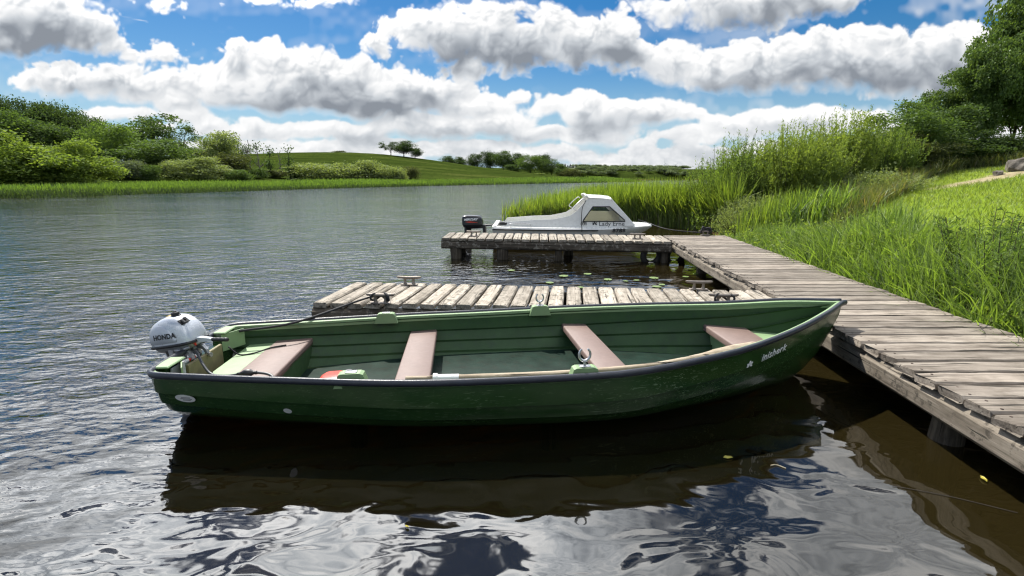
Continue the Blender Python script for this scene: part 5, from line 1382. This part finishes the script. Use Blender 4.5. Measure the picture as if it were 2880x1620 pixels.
stuff('dry_reed_stems', [blades(P, r.uniform(.3, .75, len(xq)), .016, .25, .2, r, 2)], L_TAN, 'brown dry stems at the foot of the near reeds', 'reeds')
# cattail and iris stands on the bank
def stand(x, y, rx, ry, n, h, w, seed, mat, label, name='iris_leaves', cat='iris', lean=.16, bend=.4, segs=5):
    r = np.random.default_rng(seed); a = r.uniform(0, 6.28, n); q = np.sqrt(r.random(n)); X = x+rx*q*np.cos(a); Y = y+ry*q*np.sin(a)
    P = on_ground(X, Y); ok = P[:, 2] > -.5
    return stuff(name, [blades(P, h*r.uniform(.55, 1.1, n)*(1-.25*q), w*r.uniform(.7, 1.2, n), lean, bend, r, segs, r.random(n)*.9)], mat, label, cat)
ga = G(1940, 590); gb = G(2080, 560); gc_ = G(1880, 600)
stand(ga.x+.3, ga.y+.5, .85, .6, 430, 1.1, .030, 31, L_REED, 'tall sword leaved irises in front of the willows', lean=.15, bend=.3)
stand(gb.x-.1, gb.y+.3, .8, .6, 300, 1.05, .030, 32, L_GRASS, 'leaning sword leaves right of the taller irises', lean=.35, bend=.6)
# willow scrub: upright leafy shoots
def willow(xd, w_d, top, Y, nsh, nlf, mat, label, seed, name='willow_shrub', leaf=.115, aspect=.27, wide=.33, up=1.0, yoff=0, group='willow shrubs on the bank', stems=True, fill=.35, body=.70):
    r = np.random.default_rng(seed); p = D(xd, 440, Y); g = gz(p.x, Y); h = D(xd, top, Y).z-g; w = w_d*K/FOC*Y
    o = empty(name, (p.x, Y, g), (0, 0, 0), label, 'shrub', group)
    a = r.uniform(0, 6.28, nsh); q = np.sqrt(r.random(nsh))
    b = np.stack([q*np.cos(a)*w*wide*.75, q*np.sin(a)*w*wide*.75, 0*a], 1)
    b[:, 2] = np.maximum(ground(b[:, 0]+p.x, b[:, 1]+Y)-g, -.3)
    hs = h*(.55+.45*r.random(nsh)**.7)*(1-.38*q**2)
    tip = b+np.stack([np.cos(a)*q*w*.26+r.normal(size=nsh)*.10*w*.5, np.sin(a)*q*w*.26+r.normal(size=nsh)*.10*w*.5, hs*up], 1)
    k = r.integers(0, nsh, nlf); s = .10+.90*r.random(nlf)**.75
    bow = np.stack([np.cos(a), np.sin(a), 0*a], 1)*(.10*w)*(q**1)[:, None]
    B, T_ = b[k], tip[k]; S = s[:, None]
    P = B+(T_-B)*S+bow[k]*4*S*(1-S)*.5+r.normal(size=(nlf, 3))*(.020+.10*(1-S)**1.2*fill*2)*np.array([1, 1, .6])
    d = unit(T_-B)
    tint = np.clip(.55*r.random(nsh)[k]+.5*r.random(nlf), 0, 1)
    V, F, T = leaf_quads(P, leaf*r.uniform(.6, 1.2, nlf)*(1.05-.45*s), aspect, tint, r, along=d, spread=.75)
    # leafy body below the shoots: clumps over a low dome
    nc = 150; u = unit(r.normal(size=(nc, 3))+np.array([0, 0, .3])); u[:, 2] = np.abs(u[:, 2]); cl = u*r.uniform(.62, 1.0, (nc, 1))*np.array([w*.43, w*.43, h*body])
    cl[:, 2] = cl[:, 2]*(.8+.4*r.random(nc))+np.maximum(ground(cl[:, 0]+p.x, cl[:, 1]+Y)-g, -.3)
    nb_ = int(nlf*.8); k2 = r.integers(0, nc, nb_); P2 = cl[k2]+r.normal(size=(nb_, 3))*np.array([.13, .13, .12])*w/2.4
    V2, F2, T2 = leaf_quads(P2, leaf*r.uniform(.6, 1.15, nb_), aspect*1.15, np.clip(.6*r.random(nc)[k2]+.4*r.random(nb_), 0, 1), r, along=np.tile([0, 0, .7], (nb_, 1)), spread=1.0)
    F2 = F2+len(V); V = np.concatenate([V, V2]); F = np.concatenate([F, F2]); T = np.concatenate([T, T2])
    link('crown', np_mesh('crown', V, F, {'tint': T}), mat, o)
    if stems:
        m = MB()
        for j in range(0, nsh, max(1, nsh//70)):
            A, C = Vector(b[j]), Vector(tip[j]); mid = A.lerp(C, .5)+Vector(bow[j])*.5
            m.tube([A, mid, C], [.013, .008, .003], 4)
        m.build('trunk', M_BARK, o)
    return o
willow(1845, 210, 318, 15.4, 260, 17000, L_WILL, 'green willow shrub nearest the water, left end of the thicket', 61)
willow(1985, 250, 285, 15.0, 300, 22000, L_WILY, 'yellow green willow shrub in the middle of the thicket', 62)
willow(2105, 190, 252, 15.6, 280, 19000, L_WILY, 'tallest yellow green willow shrub with spiky shoots', 63)
willow(2200, 190, 298, 16.0, 240, 19000, L_WILL, 'willow shrub at the right end of the thicket below the hawthorn', 64)
willow(1900, 160, 480, 13.2, 180, 8500, L_SAGE, 'low grey green shrub at the water edge below the willows', 65, name='low_shrub', leaf=.07, aspect=.4, wide=.42, fill=.8)
willow(2040, 220, 478, 12.6, 220, 12000, L_MID, 'low bramble mound beside the lawn edge', 66, name='bramble', leaf=.075, aspect=.55, wide=.42, fill=.9, group=None)
willow(2175, 230, 432, 14.0, 220, 13000, L_SAGE, 'pale nettle clump between willows and lawn', 67, name='nettle_clump', leaf=.075, aspect=.45, wide=.45, fill=.6, group=None)
# dark trees and hedge at the top of the bank
for q in range(2): proto(f'near{q}', 71+q, 42000, .022, nl=46, rl=(.09, .17), spread=.40, zc=.55, zr=.42, clump=36, cs=.028, gaps=.34, aspect=.66, floor=.03, thick=.026, nb=26, top=.78)
for q in range(2): proto(f'hedge{q}', 75+q, 22000, .026, nl=30, rl=(.12, .2), spread=.38, zc=.46, zr=.42, clump=30, cs=.04, thick=.014, nb=10, top=.5)
DT = 'dark trees at the top of the bank'; HB = 'hedge bushes under the dark trees'
L_ALD = leafmat('alder_leaves', (.036,.085,.015), (.160,.245,.055), tr=.40, gloss=.3)
for a in (
 ('alder_tree', 'near0', 2620, -190, 250, 19.5, L_ALD, 'tallest dark tree, cut off by the right edge of the photo'),
 ('alder_tree', 'near1', 2530, 30, 190, 19, L_ALD, 'dark tree left of the tallest, its crown level with the clouds'),
 ('alder_tree', 'near0', 2455, 112, 150, 18.6, L_ALD, 'middle dark tree stepping down towards the willows'),
 ('alder_tree', 'near1', 2378, 182, 130, 19.2, L_ALD, 'lowest of the dark trees, next to the hawthorn'),
): place(*a, group=DT)
for a in (
 ('hawthorn_bush', 'hedge0', 2275, 262, 180, 17.2, L_MID, 'dull hawthorn bush at the left end of the hedge'),
 ('hawthorn_bush', 'hedge0', 2300, 338, 150, 16.3, L_OLIVE, 'dull low bush between the hawthorn and the willow thicket'),
 ('hawthorn_bush', 'hedge1', 2395, 348, 150, 16.9, L_OAK, 'low bush in front of the middle of the hedge'),
 ('hawthorn_bush', 'hedge1', 2345, 268, 130, 18.0, L_OAK, 'dark bush under the lowest dark tree'),
 ('hawthorn_bush', 'hedge0', 2450, 332, 170, 17.4, L_DARK, 'dark bush under the middle dark tree'),
 ('hawthorn_bush', 'hedge1', 2565, 345, 170, 17.2, L_DARK, 'dark bush behind the grey boulder'),
): place(*a[:8], cat='bush', group=HB)
# meadow grass between thicket, hedge and lawn
def poly_fill(pts, n, r):
    pts = [(p.x, p.y) for p in pts]; xs, ys = zip(*pts); X = r.uniform(min(xs), max(xs), n*3); Y = r.uniform(min(ys), max(ys), n*3)
    ins = np.zeros(len(X), bool); j = len(pts)-1
    for i in range(len(pts)):
        (xi, yi), (xj, yj) = pts[i], pts[j]
        c = ((yi > Y) != (yj > Y)) & (X < (xj-xi)*(Y-yi)/(yj-yi+1e-12)+xi); ins ^= c; j = i
    return X[ins][:n], Y[ins][:n]
r = np.random.default_rng(24)
mp_ = [G(2100, 575), G(2175, 545), G(2260, 500), G(2330, 455), G(2430, 428), G(2576, 415), Vector((17.5, 15.6, 0)), Vector((16, 17.4, 0)), Vector((13, 17.2, 0)), Vector((10.2, 16.4, 0)), Vector((9, 15, 0))]
X, Y = poly_fill(mp_, 15000, r)
pt = vnoise(X+50, Y+50, .9, 93)
stuff('meadow_grass', [blades(on_ground(X, Y), r.uniform(.22, .52, len(X))*(.6+.8*pt), .018, .4, .7, r, 4)], L_MEAD, 'tall feathery meadow grass between the hedge and the lawn', 'grass')
# tall bank grass beside the walkway
def deck_r(y): return 3.66+(y-.9)*.0802
r = np.random.default_rng(25); n = 17500
Y = 1.2+10.4*r.random(n)**1.15; q = r.random(n); wd_ = np.interp(Y, [1, 3, 5, 7, 9, 12], [2.4, 2.4, 1.9, 1.6, 1.5, 1.3]); X = deck_r(Y)+.10+q*wd_
pt = vnoise(X+30, Y+30, .55, 94); big = vnoise(X+60, Y+60, 1.4, 95)
hh = (.42+.62*big)*r.uniform(.55, 1.15, n)*np.interp(q, [0, .2, .8, 1], [.72, 1, 1, .55])*np.interp(Y, [1, 4, 8, 12], [1.1, 1.05, .85, .7])
wide = np.where(pt > .52, .020, .010)*r.uniform(.7, 1.25, n)
A = blades(on_ground(X, Y), hh, wide, .45, .95, r, 5, np.clip(r.random(n)*.8+.25*(pt-.5), 0, 1))
n2 = 6000; Y2 = 1.2+10.2*r.random(n2); X2 = deck_r(Y2)+.04+r.random(n2)**1.4*.9
B_ = blades(on_ground(X2, Y2), r.uniform(.12, .34, n2), .009, .9, 1.3, r, 4, np.clip(r.random(n2)*.75, 0, 1))
stuff('bank_grass', [A, B_], L_GRASS, 'lush tall grass overhanging the walkway edge', 'grass')
n3 = 6500; Y3 = 1.2+10.4*r.random(n3); X3 = deck_r(Y3)+.03+r.random(n3)**1.3*1.1
stuff('dead_grass', [blades(on_ground(X3, Y3), r.uniform(.08, .40, n3), .008, 1.2, 1.4, r, 3)], L_TAN, 'straw coloured dead grass under the bank grass', 'grass')
stand(G(2215, 600).x, G(2215, 600).y, .55, .5, 330, .8, .020, 33, L_GRASS, 'upright sword leaves at the foot of the lawn', lean=.22, bend=.55)
# broad leaved weeds mixed into the bank grass
r = np.random.default_rng(29); npl = 170
Yw = 1.4+10*r.random(npl)**1.1; Xw = deck_r(Yw)+.12+r.random(npl)*np.interp(Yw, [1, 5, 12], [2.2, 1.8, 1.3]); Bw = on_ground(Xw, Yw); hw = r.uniform(.18, .75, npl)
k = np.repeat(np.arange(npl), 46); s_ = r.random(len(k))**.8; aw = r.uniform(0, 6.28, len(k)); dw = np.stack([np.cos(aw), np.sin(aw), .35+.3*r.random(len(k))], 1)
Pw = Bw[k]+np.stack([.05*r.normal(size=len(k)), .05*r.normal(size=len(k)), hw[k]*s_], 1)+dw*.045
V, F, T = leaf_quads(Pw, r.uniform(.05, .11, len(k))*(1.15-.5*s_), .42, np.clip(.5*r.random(npl)[k]+.5*r.random(len(k)), 0, 1), r, along=unit(dw), spread=.3)
stuff('weeds', [(V, F, T)], L_WILY, 'broad leaved weeds mixed into the bank grass beside the walkway', 'weeds')
# mown lawn
r = np.random.default_rng(26); n = 70000
X = r.uniform(4.8, 18, n); Y = 2.5+14*r.random(n); dr, _ = shore_d(X, Y)
ok = (dr > 1.2) & (X < 3+Y*1.15) & (((X-12.0)**2+((Y-12.9)*2.6)**2) > 1.1); X, Y = X[ok], Y[ok]
stuff('lawn_grass', [blades(on_ground(X, Y), r.uniform(.045, .11, len(X)), .011, .6, .8, r, 2, np.clip(r.random(len(X))*.8+.4*(vnoise(X+9, Y+9, 1.1, 96)-.5), 0, 1))], L_LAWN, 'short mown lawn grass sloping up the bank', 'grass')
# leafy willowherb at the right edge
def herb(x, y, h, w, nst, nlf, seed, mat, label, leaf=.11, aspect=.2):
    r = np.random.default_rng(seed); g = gz(x, y); o = empty('leafy_plant', (x, y, g), (0, 0, 0), label, 'plant')
    a = r.uniform(0, 6.28, nst); q = np.sqrt(r.random(nst)); b = np.stack([q*np.cos(a)*w*.35, q*np.sin(a)*w*.35, 0*a], 1); b[:, 2] = ground(b[:, 0]+x, b[:, 1]+y)-g
    tip = b+np.stack([np.cos(a)*q*w*.3, np.sin(a)*q*w*.3, h*r.uniform(.55, 1, nst)], 1); k = r.integers(0, nst, nlf); s = .12+.88*r.random(nlf)
    d = unit(np.stack([np.cos(x_ := r.uniform(0, 6.28, nlf)), np.sin(x_), .55+0*x_], 1)); P = b[k]+(tip[k]-b[k])*s[:, None]+d*(leaf*.4)
    V, F, T = leaf_quads(P, leaf*r.uniform(.6, 1.2, nlf)*(1.1-.5*s), aspect, r.random(nlf), r, along=d, spread=.35)
    link('leaves', np_mesh('leaves', V, F, {'tint': T}), mat, o); m = MB()
    for j in range(nst): m.tube([b[j], tip[j]], [.006, .003], 5)
    m.build('stem', M_BARK, o); return o
h1, h2 = G(2530, 790), G(2470, 690)
herb(h1.x, h1.y, 1.0, 1.0, 30, 2600, 41, L_FRESH, 'bushy leafy plant standing in the tall grass at the right edge')
herb(h2.x+.3, h2.y+.3, .7, .9, 22, 1500, 42, L_MID, 'smaller leafy plant behind the bushy one in the tall grass')
# boulders by the dry patch
def boulder(c, s, seed, label):
    r = random.Random(seed); import bmesh
    bm = bmesh.new(); bmesh.ops.create_icosphere(bm, subdivisions=4, radius=1)
    pl = [(Vector((r.gauss(0, 1), r.gauss(0, 1), r.gauss(0, .8))).normalized(), r.uniform(.62, .9)) for _ in range(14)]
    for v in bm.verts:
        p = v.co.copy()
        for nrm, d in pl:
            e = p.dot(nrm)-d
            if e > 0: p -= nrm*e
        q = p*(1+.04*math.sin(9*p.x+3*p.z)+.03*math.sin(17*p.y)); v.co = Vector((q.x*s[0], q.y*s[1], q.z*s[2]))
    me = bpy.data.meshes.new('boulder'); bm.to_mesh(me); bm.free()
    t = NT('boulder_stone'); co = t.coord('Object'); n = t.noise(co, 7, 6, .7); n2 = t.noise(co, 2, 3)
    mt_ = t.done(t.principled(t.ramp(t.math('ADD', t.math('MULTIPLY', n, .6), t.math('MULTIPLY', n2, .4)), [(.3, (.06, .052, .044)), (.55, (.17, .15, .125)), (.75, (.30, .275, .24))]), .9, 0, t.bump(n, .8, .03), .2))
    o = link('boulder', me, mt_); o.location = c; return tag(o, label, 'boulder', 'boulders at the lawn top')
p = D(2556, 428, 13.3); boulder((p.x+.1, 13.3, gz(p.x, 13.3)+.04), (.42, .40, .30), 3, 'large grey boulder on the dry patch at the lawn top')
p = D(2512, 436, 13.2); boulder((p.x, 13.2, gz(p.x, 13.2)+.03), (.13, .12, .10), 5, 'small stone lying left of the large boulder')
# floating things
M_PAD = paint('lily_pad', (.14, .21, .055), .35, .25, 9, 0, .1, .5, dirt=(.24, .22, .06), dirt_amt=.6)
padm = MB()
ring = [Vector((math.cos(a), .86*math.sin(a), .006)) for a in np.linspace(.16, 2*PI-.16, 26)]
padm.prism([Vector((.12, 0, .006))]+ring, (0, 0, 0), (0, 0, .004))
pads = [(1286, 681, 20), (1418, 695, 26), (1478, 690, 22), (1529, 704, 24), (1574, 708, 14), (1645, 700, 26), (1601, 706, 16), (1665, 717, 18), (1725, 697, 18), (1750, 690, 16), (1383, 712, 22), (1652, 722, 24), (1460, 724, 20)]
p0 = None
for k, (xd, yd, s) in enumerate(pads):
    u = U(xd, yd, .004)
    if p0 is None: p0 = padm.build('lily_pad', M_PAD); o = p0
    else: o = p0.copy(); COL.objects.link(o)
    o.location = u; q = s*K/FOC*u.y*.5; o.scale = (q, q, 1); o.rotation_euler = (0, 0, random.uniform(0, 6.28))
    tag(o, 'green lily pad floating on the dark water between the two finger jetties', 'lily pad', 'lily pads between the jetties')
M_FALL = paint('yellow_leaf', (.42, .36, .05), .6, .25, 30)
for k, (xd, yd, s, lab) in enumerate(((1831, 1151, 26, 'yellow fallen leaf floating right of the boat hull shadow'), (2475, 1205, 30, 'yellow leaf floating beside the walkway shadow'), (1024, 1325, 16, 'yellow green leaf floating in the foreground ripples'))):
    u = U(xd, yd, .006); q = s*K/FOC*u.y*.5; m = MB()
    m.prism([Vector((q*a, q*b, .01*c)) for a, b, c in ((-1, 0, 0), (-.5, .35, .6), (.1, .45, .2), (.7, .25, .5), (1.1, 0, 0), (.6, -.3, .3), (-.2, -.42, 0))], (0, 0, 0), (0, 0, .002))
    o = m.build('floating_leaf', M_FALL); o.location = u; o.rotation_euler = (0, 0, k*1.3); tag(o, lab, 'leaf', 'floating leaves')
for k, (x0_, y0_, x1_, y1_, lab) in enumerate(((1939, 1171, 1977, 1178, 'short pale twig floating right of the boat'), (2245, 1222, 2560, 1290, 'long thin stem lying on the water by the walkway'))):
    a, b = U(x0_, y0_, .004), U(x1_, y1_, .004); m = MB(); m.tube(curve([a, a.lerp(b, .5)+Vector((0, .02, 0)), b], 8), .0035 if k == 0 else .0018, 5)
    tag(m.build('floating_twig', paint('twig', (.35, .3, .2) if k == 0 else (.05, .04, .03), .7, .2)), lab, 'twig', 'floating twigs')
